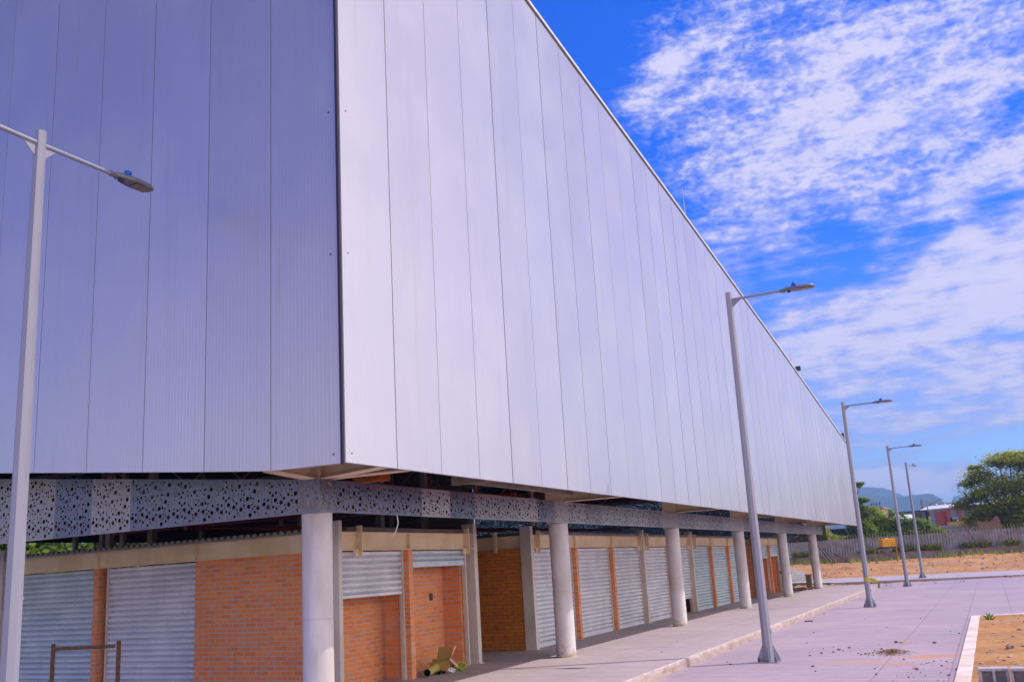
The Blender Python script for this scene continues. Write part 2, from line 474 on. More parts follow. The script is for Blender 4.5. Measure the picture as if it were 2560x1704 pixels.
M_shut = [shutter_mat("galvanised_shutter", (0.70, 0.70, 0.77), (0.57, 0.57, 0.65)),
          shutter_mat("galvanised_shutter_blue", (0.58, 0.66, 0.73), (0.46, 0.54, 0.62))]

# earth
M_dirt = bpy.data.materials.new("orange_earth")
M_dirt.use_nodes = True
T, b = base(M_dirt)
tc = T.new('ShaderNodeTexCoord').outputs['Object']
x, y, z = T.sep(tc)
n = T.noise(tc, 0.5, 6, 0.65)
n2 = T.noise(tc, 7.0, 5, 0.7)
st = T.noise(T.mapping(tc, scale=(0.12, 1.0, 1)), 0.9, 5, 0.6)
c = T.mix(T.smooth(n, 0.3, 0.7), (0.40, 0.185, 0.07), (0.60, 0.31, 0.14))
c = T.mix(T.math('MULTIPLY', T.smooth(st, 0.52, 0.68), 0.5), c, (0.50, 0.38, 0.32))
c = T.mix(T.math('MULTIPLY', T.smooth(n2, 0.52, 0.72), 0.55), c, (0.62, 0.47, 0.36))
c = T.mix(T.math('MULTIPLY', T.smooth(n2, 0.45, 0.30), 0.5), c, (0.20, 0.12, 0.08))
T.put(b.inputs['Base Color'], c)
b.inputs['Roughness'].default_value = 0.97
b.inputs['Specular IOR Level'].default_value = 0.15
bn = T.new('ShaderNodeBump')
bn.inputs['Strength'].default_value = 0.8
bn.inputs['Distance'].default_value = 0.05
T.put(bn.inputs['Height'], T.math('ADD', n2, T.noise(tc, 28.0, 4, 0.7)))
T.l.new(bn.outputs[0], b.inputs['Normal'])
M_ground = mat("scrub_ground", (0.16, 0.14, 0.07), 1.0, var=0.4, scale=0.05, color2=(0.07, 0.10, 0.03))


def leaf_mat(name, a, bcol):
    m = bpy.data.materials.new(name)
    m.use_nodes = True
    T, b = base(m)
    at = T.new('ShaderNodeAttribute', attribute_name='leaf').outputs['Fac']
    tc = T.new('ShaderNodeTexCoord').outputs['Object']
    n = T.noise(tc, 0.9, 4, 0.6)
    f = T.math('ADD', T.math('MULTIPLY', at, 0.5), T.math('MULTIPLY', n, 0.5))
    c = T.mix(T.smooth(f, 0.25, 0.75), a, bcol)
    T.put(b.inputs['Base Color'], c)
    b.inputs['Roughness'].default_value = 0.6
    b.inputs['Specular IOR Level'].default_value = 0.3
    b.inputs['Transmission Weight'].default_value = 0.0
    out = T.n['Material Output']
    tr = T.new('ShaderNodeBsdfTranslucent')
    T.put(tr.inputs[0], T.mix(0.5, c, bcol))
    ms = T.new('ShaderNodeMixShader')
    ms.inputs[0].default_value = 0.42
    T.l.new(b.outputs[0], ms.inputs[1])
    T.l.new(tr.outputs[0], ms.inputs[2])
    T.l.new(ms.outputs[0], out.inputs[0])
    return m


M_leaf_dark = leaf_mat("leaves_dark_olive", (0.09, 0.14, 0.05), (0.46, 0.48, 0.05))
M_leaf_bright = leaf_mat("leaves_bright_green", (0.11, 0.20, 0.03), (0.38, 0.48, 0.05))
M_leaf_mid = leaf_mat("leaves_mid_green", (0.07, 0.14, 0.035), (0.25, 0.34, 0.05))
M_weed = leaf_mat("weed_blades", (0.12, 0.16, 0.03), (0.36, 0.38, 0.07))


# ------------------------------------------------------------------ mesh helpers
class MB:
    def __init__(s):
        s.v, s.f, s.mi, s.sm = [], [], [], []

    def add(s, vs, fs, mi=0, smooth=False):
        o = len(s.v)
        s.v += [tuple(p) for p in vs]
        s.f += [tuple(i + o for i in f) for f in fs]
        s.mi += [mi] * len(fs)
        s.sm += [smooth] * len(fs)

    def hexa(s, p, mi=0):
        """8 corners: bottom 4 (ccw), top 4"""
        s.add(p, [(0, 3, 2, 1), (4, 5, 6, 7), (0, 1, 5, 4), (1, 2, 6, 5), (2, 3, 7, 6), (3, 0, 4, 7)], mi)

    def box(s, x0, x1, y0, y1, z0, z1, mi=0):
        s.hexa([(x0, y0, z0), (x1, y0, z0), (x1, y1, z0), (x0, y1, z0), (x0, y0, z1), (x1, y0, z1), (x1, y1, z1), (x0, y1, z1)], mi)

    def fbox(s, F, u0, u1, w0, w1, z0, z1, mi=0):
        s.hexa([F(u0, w0, z0), F(u1, w0, z0), F(u1, w1, z0), F(u0, w1, z0), F(u0, w0, z1), F(u1, w0, z1), F(u1, w1, z1), F(u0, w1, z1)], mi)

    def tube(s, a, b, r0, r1=None, n=10, mi=0, smooth=True, caps=True, rot=0.0):
        a, b = Vector(a), Vector(b)
        r1 = r0 if r1 is None else r1
        d = (b - a).normalized()
        t = Vector((0, 0, 1)) if abs(d.z) < 0.9 else Vector((1, 0, 0))
        e1 = d.cross(t).normalized()
        e2 = d.cross(e1)
        vs = []
        for p, r in ((a, r0), (b, r1)):
            for i in range(n):
                an = 2 * math.pi * i / n + rot
                vs.append(p + e1 * (r * math.cos(an)) + e2 * (r * math.sin(an)))
        s.add(vs, [(i, (i + 1) % n, n + (i + 1) % n, n + i) for i in range(n)], mi, smooth)
        if caps:
            s.add(vs[:n], [tuple(range(n))], mi)
            s.add(vs[n:], [tuple(reversed(range(n)))], mi)

    def path(s, pts, r, n=6, mi=0):
        for a, b in zip(pts, pts[1:]):
            s.tube(a, b, r, r, n, mi)

    def build(s, name, mats, parent=None, bevel=0.0):
        me = bpy.data.meshes.new(name)
        me.from_pydata(s.v, [], s.f)
        for m in (mats if isinstance(mats, (list, tuple)) else [mats]):
            me.materials.append(m)
        me.polygons.foreach_set('material_index', s.mi)
        me.polygons.foreach_set('use_smooth', s.sm)
        bm = bmesh.new()
        bm.from_mesh(me)
        bmesh.ops.recalc_face_normals(bm, faces=bm.faces)
        bm.to_mesh(me)
        bm.free()
        o = bpy.data.objects.new(name, me)
        col.objects.link(o)
        if parent:
            o.parent = parent
        if bevel:
            md = o.modifiers.new("bevel", 'BEVEL')
            md.width = bevel
            md.segments = 2
            md.limit_method = 'ANGLE'
        return o


def tag(o, label=None, cat=None, group=None, kind=None):
    for k, v in (('label', label), ('category', cat), ('group', group), ('kind', kind)):
        if v:
            o[k] = v
    return o


def empty(name, loc, label, cat, group=None, rz=0.0):
    o = bpy.data.objects.new(name, None)
    o.empty_display_size = 0.3
    o.location = loc
    o.rotation_euler = (0, 0, rz)
    col.objects.link(o)
    return tag(o, label, cat, group)


def copy_tree(o, parent=None):
    kids = list(o.children)
    c = o.copy()
    col.objects.link(c)
    c.parent = parent
    for ch in kids:
        copy_tree(ch, c)
    return c


def frame(ox, oy, ux, uy):
    """wall frame: u runs along the wall, w points out of it, z up"""
    wx, wy = uy, -ux
    return lambda u, w_, z_: (ox + ux * u + wx * w_, oy + uy * u + wy * w_, z_)


a3 = R(3.2)
F_side = frame(0, 0, 0, 1)                                 # u = y, w = +x
_fl = frame(-9.4, 13.14, -math.cos(a3), math.sin(a3))
F_left = lambda u, w_, z_: _fl(u, -w_, z_)                 # w towards the viewer (-y)
_ff = frame(-6.46, 9.17, -math.cos(R(3)), math.sin(R(3)))
F_front = lambda u, w_, z_: _ff(u, -w_, z_)
_fb = frame(-7.78, 10.5, -math.cos(R(3)), math.sin(R(3)))
F_bandl = lambda u, w_, z_: _fb(u, -w_, z_)

# ================================================================== SETTING
mb = MB()
mb.add([(-3000, -3000, -0.3), (3000, -3000, -0.3), (3000, 6000, -0.3), (-3000, 6000, -0.3)], [(0, 1, 2, 3)])
tag(mb.build("ground", M_ground), kind='structure')

mb = MB()                                                  # road slab with its slanted far edge
ye = lambda xx: 61.5 + 0.70 * xx
mb.hexa([(-14, -12, -0.2), (40, -12, -0.2), (40, ye(14), -0.2), (-14, ye(-5.9), -0.2), (-14, -12, 0), (40, -12, 0), (40, ye(14), 0), (-14, ye(-5.9), 0)])
tag(mb.build("road", M_road), kind='structure')

mb = MB()                                                  # raised platform under the hall
mb.box(-46, -5.36, 8.0, 55.0, -0.1, 0.15)
tag(mb.build("pavement", M_walk), kind='structure')

mb = MB()                                                  # broken kerb along the platform
yk = 8.0
rr = random.Random(3)
secs = []
while yk < 49.5:
    j = rr.uniform(-0.008, 0.008)
    chip = rr.uniform(0.0, 0.022) if rr.random() < 0.35 else 0.0
    secs.append([(-5.36, yk, -0.05), (-5.30 + j * 0.6, yk, -0.05), (-5.30 + j, yk, 0.105 - chip * 0.4), (-5.312 + j - chip, yk, 0.150 - chip * 0.9), (-5.345 + j * 1.5, yk, 0.156 + j * 0.5), (-5.36, yk, 0.153)])
    yk += rr.uniform(0.06, 0.13)
vs = [p for s in secs for p in s]
fs, mi = [], []
for i in range(len(secs) - 1):
    for k in range(5):
        fs.append((i * 6 + k, i * 6 + k + 1, i * 6 + 7 + k, i * 6 + 6 + k))
        mi.append(1 if k in (3, 4) else 0)
mb.add(vs, fs)
mb.mi = mi
tag(mb.build("kerb", [M_kerb, M_lip]), kind='structure')

mb = MB()                                                  # far walk beyond the trench
mb.hexa([(-60, 66, -0.3), (40, 62.0, -0.3), (40, 73, -0.3), (-60, 75.5, -0.3), (-60, 66, 0.03), (40, 62.0, 0.03), (40, 73, 0.03), (-60, 75.5, 0.03)])
tag(mb.build("far_pavement", M_strip), kind='structure')


def bank_h(px, py):
    t = min(1.0, max(0.0, (py - 74.5) / 14.0))
    h = 0.85 * t * t * (3 - 2 * t)
    n_ = noise.fractal(Vector((px * 0.25, py * 0.4, 0)), 0.9, 2.0, 4)
    n2_ = noise.fractal(Vector((px * 1.3, py * 1.6, 3)), 0.9, 2.0, 3)
    h += (0.16 * n_ + 0.06 * n2_) * min(1, max(0.15, (py - 73) / 5.0))
    if 55 < py < 65.5:
        h = min(h, -0.10) + 0.12 * n_ + 0.07 * n2_
    if py > 92:
        h = 0.8 + 0.1 * n_
    return h


def grid(name, x0, x1, y0, y1, nx, ny, hf, m):
    vs = [(x0 + (x1 - x0) * i / nx, y0 + (y1 - y0) * j / ny, 0) for j in range(ny + 1) for i in range(nx + 1)]
    vs = [(p[0], p[1], hf(p[0], p[1])) for p in vs]
    fs = [(j * (nx + 1) + i, j * (nx + 1) + i + 1, (j + 1) * (nx + 1) + i + 1, (j + 1) * (nx + 1) + i) for j in range(ny) for i in range(nx)]
    g = MB()
    g.add(vs, fs, 0, True)
    return g.build(name, m)


tag(grid("dirt_bank", -45, 35, 55, 130, 200, 170, bank_h, M_dirt), kind='structure')
bedh = lambda px, py: 0.034 + 0.022 * noise.fractal(Vector((px * 1.2, py * 1.2, 0)), 0.9, 2, 4) + 0.010 * noise.noise(Vector((px * 7, py * 7, 1)))
tag(grid("planting_bed_soil", -0.53, 7, 6, 29.2, 90, 260, bedh, M_dirt), kind='structure')
mb = MB()                                                  # white kerb round the bed
mb.hexa([(-0.745, 5, -0.1), (-0.525, 5, -0.1), (-0.53, 29.15, -0.1), (-0.74, 29.35, -0.1), (-0.745, 5, 0.05), (-0.525, 5, 0.05), (-0.53, 29.15, 0.05), (-0.74, 29.35, 0.05)])
mb.hexa([(-0.53, 29.15, -0.1), (8, 31.9, -0.1), (8, 32.2, -0.1), (-0.74, 29.35, -0.1), (-0.53, 29.15, 0.048), (8, 31.9, 0.048), (8, 32.2, 0.048), (-0.74, 29.35, 0.048)])
tag(mb.build("bed_kerb", M_whitekerb, bevel=0.012), kind='structure')


def ridge(name, prof, D, depth):
    g = MB()
    fx = [p[0] for p in prof]
    xs = [fx[0] + (fx[-1] - fx[0]) * i / 240 for i in range(241)]

    def h(px):
        for (xa, ha), (xb, hb) in zip(prof, prof[1:]):
            if xa <= px <= xb:
                t = (px - xa) / (xb - xa)
                t = t * t * (3 - 2 * t)
                return ha + (hb - ha) * t
        return 0
    rows = [-1.0, -0.75, -0.5, -0.28, -0.1, 0.0, 0.3, 1.0]
    vs = []
    for k in rows:
        for px in xs:
            f = max(0, 1 - abs(k)) ** 0.9
            nz = noise.fractal(Vector((px * 0.03, k * 6, D)), 0.8, 2, 5)
            vs.append((px, D + k * depth, -1 + (h(px) * f) + nz * (7 * (1 - f) * f * 4 + 1.4 * f)))
    n_ = len(xs)
    g.add(vs, [(j * n_ + i, j * n_ + i + 1, (j + 1) * n_ + i + 1, (j + 1) * n_ + i) for j in range(len(rows) - 1) for i in range(n_ - 1)], 0, True)
    return tag(g.build(name, M_mount), kind='structure')


ridge("mountain_ridge", [(-900, 60), (-500, 110), (-300, 104), (-209, 107), (-180, 101), (-156, 97), (-135, 96), (-118, 98), (-95, 98), (-82, 96), (-74, 90), (-66, 81), (-50, 66), (-20, 40), (60, 22), (300, 30), (900, 40)], 2000, 260)
ridge("mountain_ridge", [(-1100, 90), (-600, 120), (-330, 140), (-270, 148), (-240, 147), (-214, 144), (-197, 138), (-180, 128), (-150, 110), (-100, 80), (-76, 84), (-65, 98), (-58, 110), (-48, 110), (-33, 106), (20, 96), (120, 60), (400, 40), (1000, 50)], 2480, 260)

# ================================================================== MARKET HALL
hall = empty("market_hall", (-18, 33, 0.15), "large market hall with tall white metal cladding raised above brick stalls on round columns", "hall")
hall_loc = Vector(hall.location)


def hb(mb_, name, m, bevel=0.0):
    """build in world coordinates, then hang under the hall"""
    o = mb_.build(name, m, None, bevel)
    o.parent = hall
    o.location = -hall_loc
    return o


TOP = [(9.13, 13.02), (15.2, 12.38), (24.6, 11.43), (40.0, 9.75), (55.8, 7.86), (57.26, 7.68)]


def top_z(py):
    for (ya, za), (yb, zb) in zip(TOP, TOP[1:]):
        if py <= yb:
            return za + (zb - za) * (py - ya) / (yb - ya)
    return TOP[-1][1]


XF, ZB = -6.4, 3.19
pw = (57.26 - 9.13) / 44
rr = random.Random(11)
for i in range(44):
    y0, y1 = 9.13 + i * pw, 9.13 + (i + 1) * pw
    gap = 0.010 + (0.009 if rr.random() < 0.5 else 0.001) + 0.00025 * i
    y1 -= gap
    off = rr.uniform(-0.0012, 0.0012)
    g = MB()
    x0, x1 = XF - 0.05, XF + off
    g.hexa([(x0, y0, ZB), (x1, y0, ZB), (x1, y1, ZB), (x0, y1, ZB), (x0, y0, top_z(y0)), (x1, y0, top_z(y0)), (x1, y1, top_z(y1)), (x0, y1, top_z(y1))])
    hb(g, "cladding_panel", M_panel)
zfront = lambda u: 3.19 + 0.012 * min(u, 1.1) + max(0, u - 1.15) * 0.0925
uw = 1.087
for i in range(22):
    u0, u1 = i * uw + (0.012 if i == 0 else 0), (i + 1) * uw - 0.011
    zt = 13.0
    g = MB()
    g.hexa([F_front(u0, -0.05, zfront(u0)), F_front(u1, -0.05, zfront(u1)), F_front(u1, 0, zfront(u1)), F_front(u0, 0, zfront(u0)),
            F_front(u0, -0.05, zt), F_front(u1, -0.05, zt), F_front(u1, 0, zt), F_front(u0, 0, zt)])
    hb(g, "cladding_panel", M_panel)
g = MB()
g.box(-6.452, -6.418, 9.1, 9.127, 3.17, 13.0)  # near-black strip: shade of the corner gap and panel end, built as a solid
hb(g, "corner_shade_strip", M_gapshade)
g = MB()
for zz in (11.2, 9.4, 7.55, 5.7, 3.3):
    g.tube((-6.6, 9.18, zz), (-6.6, 9.165, zz), 0.009, n=8)
    g.tube((-6.402, 9.25, zz), (-6.394, 9.25, zz), 0.009, n=8)
hb(g, "fixing_screws", M_dark)
g = MB()                                                   # liner joists behind the seams
for zz in (3.22, 4.9, 6.6):
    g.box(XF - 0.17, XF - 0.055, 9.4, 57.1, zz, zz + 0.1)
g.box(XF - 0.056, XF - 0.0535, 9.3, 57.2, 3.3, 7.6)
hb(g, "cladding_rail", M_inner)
# flashing along the sloping top
g = MB()
for (ya, za), (yb, zb) in zip(TOP, TOP[1:]):
    g.hexa([(XF - 0.25, ya, za + 0.03), (XF + 0.03, ya, za + 0.03), (XF + 0.03, yb, zb + 0.03), (XF - 0.25, yb, zb + 0.03),
            (XF - 0.25, ya, za + 0.09), (XF + 0.03, ya, za + 0.09), (XF + 0.03, yb, zb + 0.09), (XF - 0.25, yb, zb + 0.09)], 0)
    g.hexa([(XF - 0.2, ya, za - 0.02), (XF + 0.008, ya, za - 0.02), (XF + 0.008, yb, zb - 0.02), (XF - 0.2, yb, zb - 0.02),
            (XF - 0.2, ya, za + 0.028), (XF + 0.008, ya, za + 0.028), (XF + 0.008, yb, zb + 0.028), (XF - 0.2, yb, zb + 0.028)], 1)  # dark strip painted in for the shadow gap under the cap
hb(g, "parapet_flashing", [M_cap, M_dark])
g = MB()
for (ya, za), (yb, zb) in zip(TOP, TOP[1:]):
    g.hexa([(-30, ya, za - 0.35), (XF - 0.06, ya, za - 0.35), (XF - 0.06, yb, zb - 0.35), (-30, yb, zb - 0.35),
            (-30, ya, za - 0.2), (XF - 0.06, ya, za - 0.2), (XF - 0.06, yb, zb - 0.2), (-30, yb, zb - 0.2)])
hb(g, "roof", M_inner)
g = MB()                                                   # rear and end walls (open low down at the far left)
g.box(-30.2, -30.0, 9.6, 31.0, 3.78, 13.0)
g.box(-30.2, -30.0, 31.0, 57.0, 2.6, 13.0)
g.box(-30, -6.46, 57.05, 57.2, 5.4, 8.3)
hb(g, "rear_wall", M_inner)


# -- perforated band -------------------------------------------------
def perf_pattern(wd, ht, seed, dens=1.0, seg=10):
    r_ = random.Random(seed)
    area = wd * ht / (0.84 * 0.44)
    circles = []
    for rad, cnt in ((0.032, 9), (0.021, 15), (0.0155, 16), (0.0095, 52)):
        for _ in range(int(cnt * area * dens)):
            for _try in range(30):
                cx_, cy_ = r_.uniform(rad + 0.012, wd - rad - 0.012), r_.uniform(rad + 0.015, ht - rad - 0.015)
                if all((cx_ - a) ** 2 + (cy_ - b_) ** 2 > (rad + q + 0.009) ** 2 for a, b_, q in circles):
                    circles.append((cx_, cy_, rad))
                    break
    return circles


def perf_mesh(wd, h0, h1, circles, seg=9):
    """flat sheet (u, z) with real round holes; h0/h1 = height at its two ends"""
    vs = [Vector((0, 0)), Vector((wd, 0)), Vector((wd, h1)), Vector((0, h0))]
    es = [(0, 1), (1, 2), (2, 3), (3, 0)]
    keep = []
    for (cx_, cy_, rad) in circles:
        hh = h0 + (h1 - h0) * cx_ / wd
        if cy_ + rad > hh - 0.012:
            continue
        keep.append((cx_, cy_, rad))
        n_ = seg if rad < 0.02 else 14
        o_ = len(vs)
        for i in range(n_):
            a_ = 2 * math.pi * i / n_
            vs.append(Vector((cx_ + rad * math.cos(a_), cy_ + rad * math.sin(a_))))
            es.append((o_ + i, o_ + (i + 1) % n_))
    v2, _e, f2, *_ = delaunay_2d_cdt(vs, es, [], 0, 1e-6)
    fo = []
    for f in f2:
        c_ = sum((v2[i] for i in f), Vector((0, 0))) / len(f)
        if any((c_.x - a) ** 2 + (c_.y - b_) ** 2 < (q * 0.93) ** 2 for a, b_, q in keep):
            continue
        fo.append(tuple(f))
    return v2, fo


def perf_obj(v2, fo, place, m, name="perforated_panel", solid=0.0015):
    me = bpy.data.meshes.new(name)
    me.from_pydata([place(p.x, p.y) for p in v2], [], fo)
    me.materials.append(m)
    o = bpy.data.objects.new(name, me)
    col.objects.link(o)
    if solid:
        md = o.modifiers.new("solidify", 'SOLIDIFY')
        md.thickness = solid
    return o


rr = random.Random(21)
pw_r = 0.868
pat = perf_pattern(pw_r, 0.44, 5)
v2, fo = perf_mesh(pw_r, 0.432, 0.432, pat)
tones = {0: 1, 1: 1, 2: 1, 3: 0, 4: 1, 5: 2, 6: 2, 7: 0, 8: 1, 9: 0, 10: 0, 11: 2, 12: 0}
shared = None
nr = 50
for i in range(nr):
    ty = tones.get(i, rr.choice((0, 0, 2, 2)))
    if shared is None or i == 0:
        o = perf_obj(v2, fo, lambda a, b_: (0, a, b_), M_perf[0])
        me0 = o.data
        mesh_by = {}
    if ty not in mesh_by:
        me = me0.copy()
        me.materials[0] = M_perf[ty]
        mesh_by[ty] = me
    if i > 0:
        o = bpy.data.objects.new("perforated_panel", mesh_by[ty])
        col.objects.link(o)
        md = o.modifiers.new("solidify", 'SOLIDIFY')
        md.thickness = 0.0015
    else:
        o.data = mesh_by[ty]
    shared = True
    o.parent = hall
    o.location = Vector((-7.78 + rr.uniform(-0.002, 0.002), 10.5 + i * (pw_r - 0.003), 2.778)) - hall_loc
    o.rotation_euler = (0, 0, R(rr.uniform(-0.5, 0.5)))
zb_top = lambda u: 0.425 + 0.094 * u
pat_l = perf_pattern(0.845, 1.2, 9)
tl_ = [1, 1, 1, 1, 0, 1, 0, 0, 1, 0]
u = 0.16
k = 0
# narrow closing strip at the corner, then the panels
v2, fo = perf_mesh(0.155, zb_top(0), zb_top(0.155), perf_pattern(0.155, 0.43, 4))
o = perf_obj(v2, fo, lambda a, b_: Vector(F_bandl(a, 0, 2.772 + b_)) - hall_loc, M_perf[1])
o.parent = hall
while k < 15:
    wd = 0.845
    v2, fo = perf_mesh(wd, zb_top(u), zb_top(u + wd), pat_l)
    o = perf_obj(v2, fo, lambda a, b_: Vector(F_bandl(u + a, rr.uniform(0, 0), 2.772 + b_)) - hall_loc, M_perf[tl_[k % 10]])
    o.parent = hall
    u += wd + 0.003
    k += 1
# rear screen across the far end, seen from inside
g = MB()
v2, fo = perf_mesh(2.4, 1.5, 1.5, [(a, b_, q * 0.8) for a, b_, q in perf_pattern(2.4, 1.5, 31, 0.55, 7)], 7)
for ix in range(9):
    for iz in range(2):
        g.add([(-29.6 + ix * 2.4 + p.x, 56.4, 2.5 + iz * 1.5 + p.y) for p in v2], fo)
hb(g, "rear_screen", M_screen)
# -- columns, steel above, brackets ------------------------------------
COLY = [10.72, 18.9, 27.05, 35.2, 43.35, 51.45]
for yy in COLY:
    g = MB()
    n_ = 40
    rings = [(0.15, 0.205), (0.19, 0.2), (1.4, 0.198), (2.70, 0.2), (2.776, 0.2)]
    vs = [(-7.99 + r_ * math.cos(2 * math.pi * i / n_), yy + r_ * math.sin(2 * math.pi * i / n_), z_) for z_, r_ in rings for i in range(n_)]
    g.add(vs, [(j * n_ + i, j * n_ + (i + 1) % n_, (j + 1) * n_ + (i + 1) % n_, (j + 1) * n_ + i) for j in range(len(rings) - 1) for i in range(n_)], 0, True)
    g.add(vs[-n_:], [tuple(range(n_))])
    hb(g, "round_column", M_col)
    g = MB()
    g.box(-8.17, -7.81, yy - 0.17, yy + 0.17, 2.78, 8.0 if yy > 45 else 9.2)
    hb(g, "steel_column", M_beam)
    g = MB()                                               # tapered cantilever bracket out to the cladding
    x0, x1 = -7.81, XF - 0.175
    g.box(x0, x1, yy - 0.006, yy + 0.006, 3.226, 3.60)
    g.box(x0, x1, yy - 0.09, yy + 0.09, 3.21, 3.225)
    g.box(x0, x1, yy - 0.09, yy + 0.09, 3.601, 3.616)
    hb(g, "cantilever_bracket", M_beam)
for (ux, uy, L) in ((0.24, -0.97, 1.22), (0.93, -0.37, 1.36)):   # corner brackets
    g = MB()
    ox, oy = -7.99 + ux * 0.19, 10.72 + uy * 0.19
    Fq = frame(ox, oy, ux, uy)
    g.fbox(Fq, 0, L, -0.006, 0.006, 3.226, 3.62)
    g.fbox(Fq, 0, L, -0.09, 0.09, 3.21, 3.225)
    g.fbox(Fq, 0, L, -0.09, 0.09, 3.621, 3.636)
    hb(g, "cantilever_bracket", M_beam)
g = MB()
g.box(-12, XF - 0.06, 56.7, 57.0, 3.30, 3.315)
g.box(-12, XF - 0.06, 56.84, 56.86, 3.315, 3.55)
g.box(-12, XF - 0.06, 56.72, 56.98, 3.55, 3.565)
for xx in (-11.0, -10, -9, -8, -7.2):
    g.box(xx, xx + 0.1, 55.0, 56.7, 3.42, 3.5)
hb(g, "end_beam", M_beam)
# interior purlins, posts and red pipes
for yy, x1 in ((14.0, -6.6), (22.0, -6.6), (30, -6.6), (38, -6.6), (46, -6.6)):
    g = MB()
    zt = top_z(yy) - 1.0
    g.box(-30, x1, yy - 0.05, yy + 0.05, 4.7, 4.85)
    for xx in range(-29, -7, 2):
        g.tube((xx, yy, 4.85), (xx + 1, yy, 5.6), 0.03, n=6)
        g.tube((xx + 1, yy, 5.6), (xx + 2, yy, 4.85), 0.03, n=6)
    g.box(-30, x1, yy - 0.05, yy + 0.05, 5.6, 5.72)
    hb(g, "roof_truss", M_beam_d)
for (xx, yy) in ((-11.5, 17.6), (-13.0, 22.0), (-12.2, 27.0), (-16.5, 16.2), (-19.2, 17.5), (-20.5, 16.0), (-22.5, 21.0), (-25.0, 22.5), (-27.0, 20.0), (-27.0, 29.0), (-24.0, 30.0), (-21.0, 33.0), (-20, 26.0), (-28.5, 24.5), (-17.0, 26), (-15.0, 33)):
    g = MB()
    g.box(xx - 0.07, xx + 0.07, yy - 0.07, yy + 0.07, 2.4, 6.5)
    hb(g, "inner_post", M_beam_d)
for pts, r_ in (([(-29, 26, 4.0), (-9.6, 26.5, 4.0)], 0.05), ([(-29, 19.5, 3.6), (-9.4, 19.9, 3.55)], 0.045), ([(-14, 14.6, 3.05), (-14, 40, 3.3)], 0.045),
                ([(-9.2, 12.4, 3.42), (-9.2, 20.0, 3.42)], 0.05), ([(-22, 15, 3.7), (-22, 45, 3.8)], 0.05), ([(-29, 33, 4.3), (-12, 34, 4.3)], 0.06), ([(-29, 15.3, 3.45), (-10.0, 15.2, 3.3)], 0.04)):
    g = MB()
    g.path(pts, r_, 8)
    for t in (0.2, 0.45, 0.7, 0.9):
        p = Vector(pts[0]).lerp(Vector(pts[1]), t)
        g.tube(p - Vector((0, 0, 0.1)), p + Vector((0, 0, 1.4)), 0.012, n=5)
    hb(g, "fire_pipe", M_pipe)
g = MB()
g.box(-9.2, -8.75, 13.3, 13.5, 3.42, 3.5)
g.box(-8.8, -8.6, 13.2, 13.5, 3.42, 3.56)
hb(g, "orange_lift_beam", M_orange)
g = MB()
g.box(-7.75, XF - 0.1, 14.0, 14.1, 3.3, 3.42)
g.box(-7.7, -7.6, 13.95, 19, 3.34, 3.44)
g.box(-7.2, -7.1, 13.95, 19, 3.36, 3.46)
g.box(-9.36, -9.30, 17.82, 17.88, 2.862, 4.6)
g.box(-9.36, -9.30, 20.59, 20.65, 2.862, 4.6)
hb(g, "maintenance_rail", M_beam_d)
g = MB()
g.path([(-7.74, 12.3, 2.78), (-7.735, 12.32, 2.66), (-7.75, 12.27, 2.54), (-7.78, 12.22, 2.47)], 0.009, 6)
hb(g, "hanging_cable", M_paper)
for yy, zz, hh in ((26.35, 11.25, 1.22), (42.2, 9.5, 1.15)):
    g = MB()
    g.tube((XF - 0.12, yy, zz - 0.15), (XF - 0.12, yy, zz + 0.12), 0.035, 0.03, 8)
    g.tube((XF - 0.12, yy, zz + 0.12), (XF - 0.12, yy, zz + hh * 0.55), 0.016, 0.014, 8)
    g.tube((XF - 0.12, yy, zz + hh * 0.55), (XF - 0.12, yy, zz + hh), 0.011, 0.004, 8)
    hb(g, "lightning_rod", M_post)
g = MB()
g.box(XF - 0.45, XF - 0.2, 43.0, 43.06, 9.6, 9.8)
g.box(XF - 0.1, XF + 0.12, 43.0, 43.06, 9.62, 9.82)
g.tube((XF - 0.1, 43.1, 9.3), (XF - 0.1, 43.1, 9.75), 0.03, n=6)
hb(g, "floodlight", M_dark)


# ================================================================== BRICK STALLS
def slat_strip(F, u0, u1, w0, z0, z1, mi=0, pitch=0.1):
    """roller shutter curtain: rounded interlocking slats"""
    prof = []
    z_ = z1
    while z_ > z0 + 0.12:
        prof += [(z_, -0.045), (z_ - 0.003, 0.002), (z_ - 0.016, 0.016), (z_ - 0.034, 0.022), (z_ - 0.052, 0.020), (z_ - 0.062, 0.004), (z_ - pitch + 0.012, -0.030), (z_ - pitch + 0.004, -0.045)]
        z_ -= pitch
    prof += [(z_, -0.012), (z_ - 0.004, 0.014), (z0 + 0.01, 0.014), (z0, 0.004), (z0, -0.02)]
    vs = []
    for (zz, d) in prof:
        vs += [F(u0, w0 + d, zz), F(u1, w0 + d, zz)]
    return vs, [(2 * i, 2 * i + 1, 2 * i + 3, 2 * i + 2) for i in range(len(prof) - 1)]


def make_builder(root):
    loc = Vector(root.location)

    def f(mb_, name, m, bevel=0.0, parent=None):
        o = mb_.build(name, m, None, bevel)
        if parent is None:
            o.parent = root
            o.location = -loc
        else:
            o.parent = parent
        return o
    return f


FX = lambda u, w_, z_: (-9.4 + w_, u, z_)
FLOOR = 0.15
ZL, ZH = 2.365, 2.665


def ibeam(g, F, u0, u1, w0=0.0, z0=ZL, z1=ZH):
    g.fbox(F, u0, u1, w0 - 0.14, w0 + 0.0, z0, z0 + 0.014)
    g.fbox(F, u0, u1, w0 - 0.14, w0 + 0.0, z1 - 0.014, z1)
    g.fbox(F, u0, u1, w0 - 0.078, w0 - 0.066, z0 + 0.0145, z1 - 0.0145)


def stiff(g, F, u):
    g.fbox(F, u - 0.006, u + 0.006, -0.0655, -0.008, ZL + 0.0145, ZH - 0.0145)


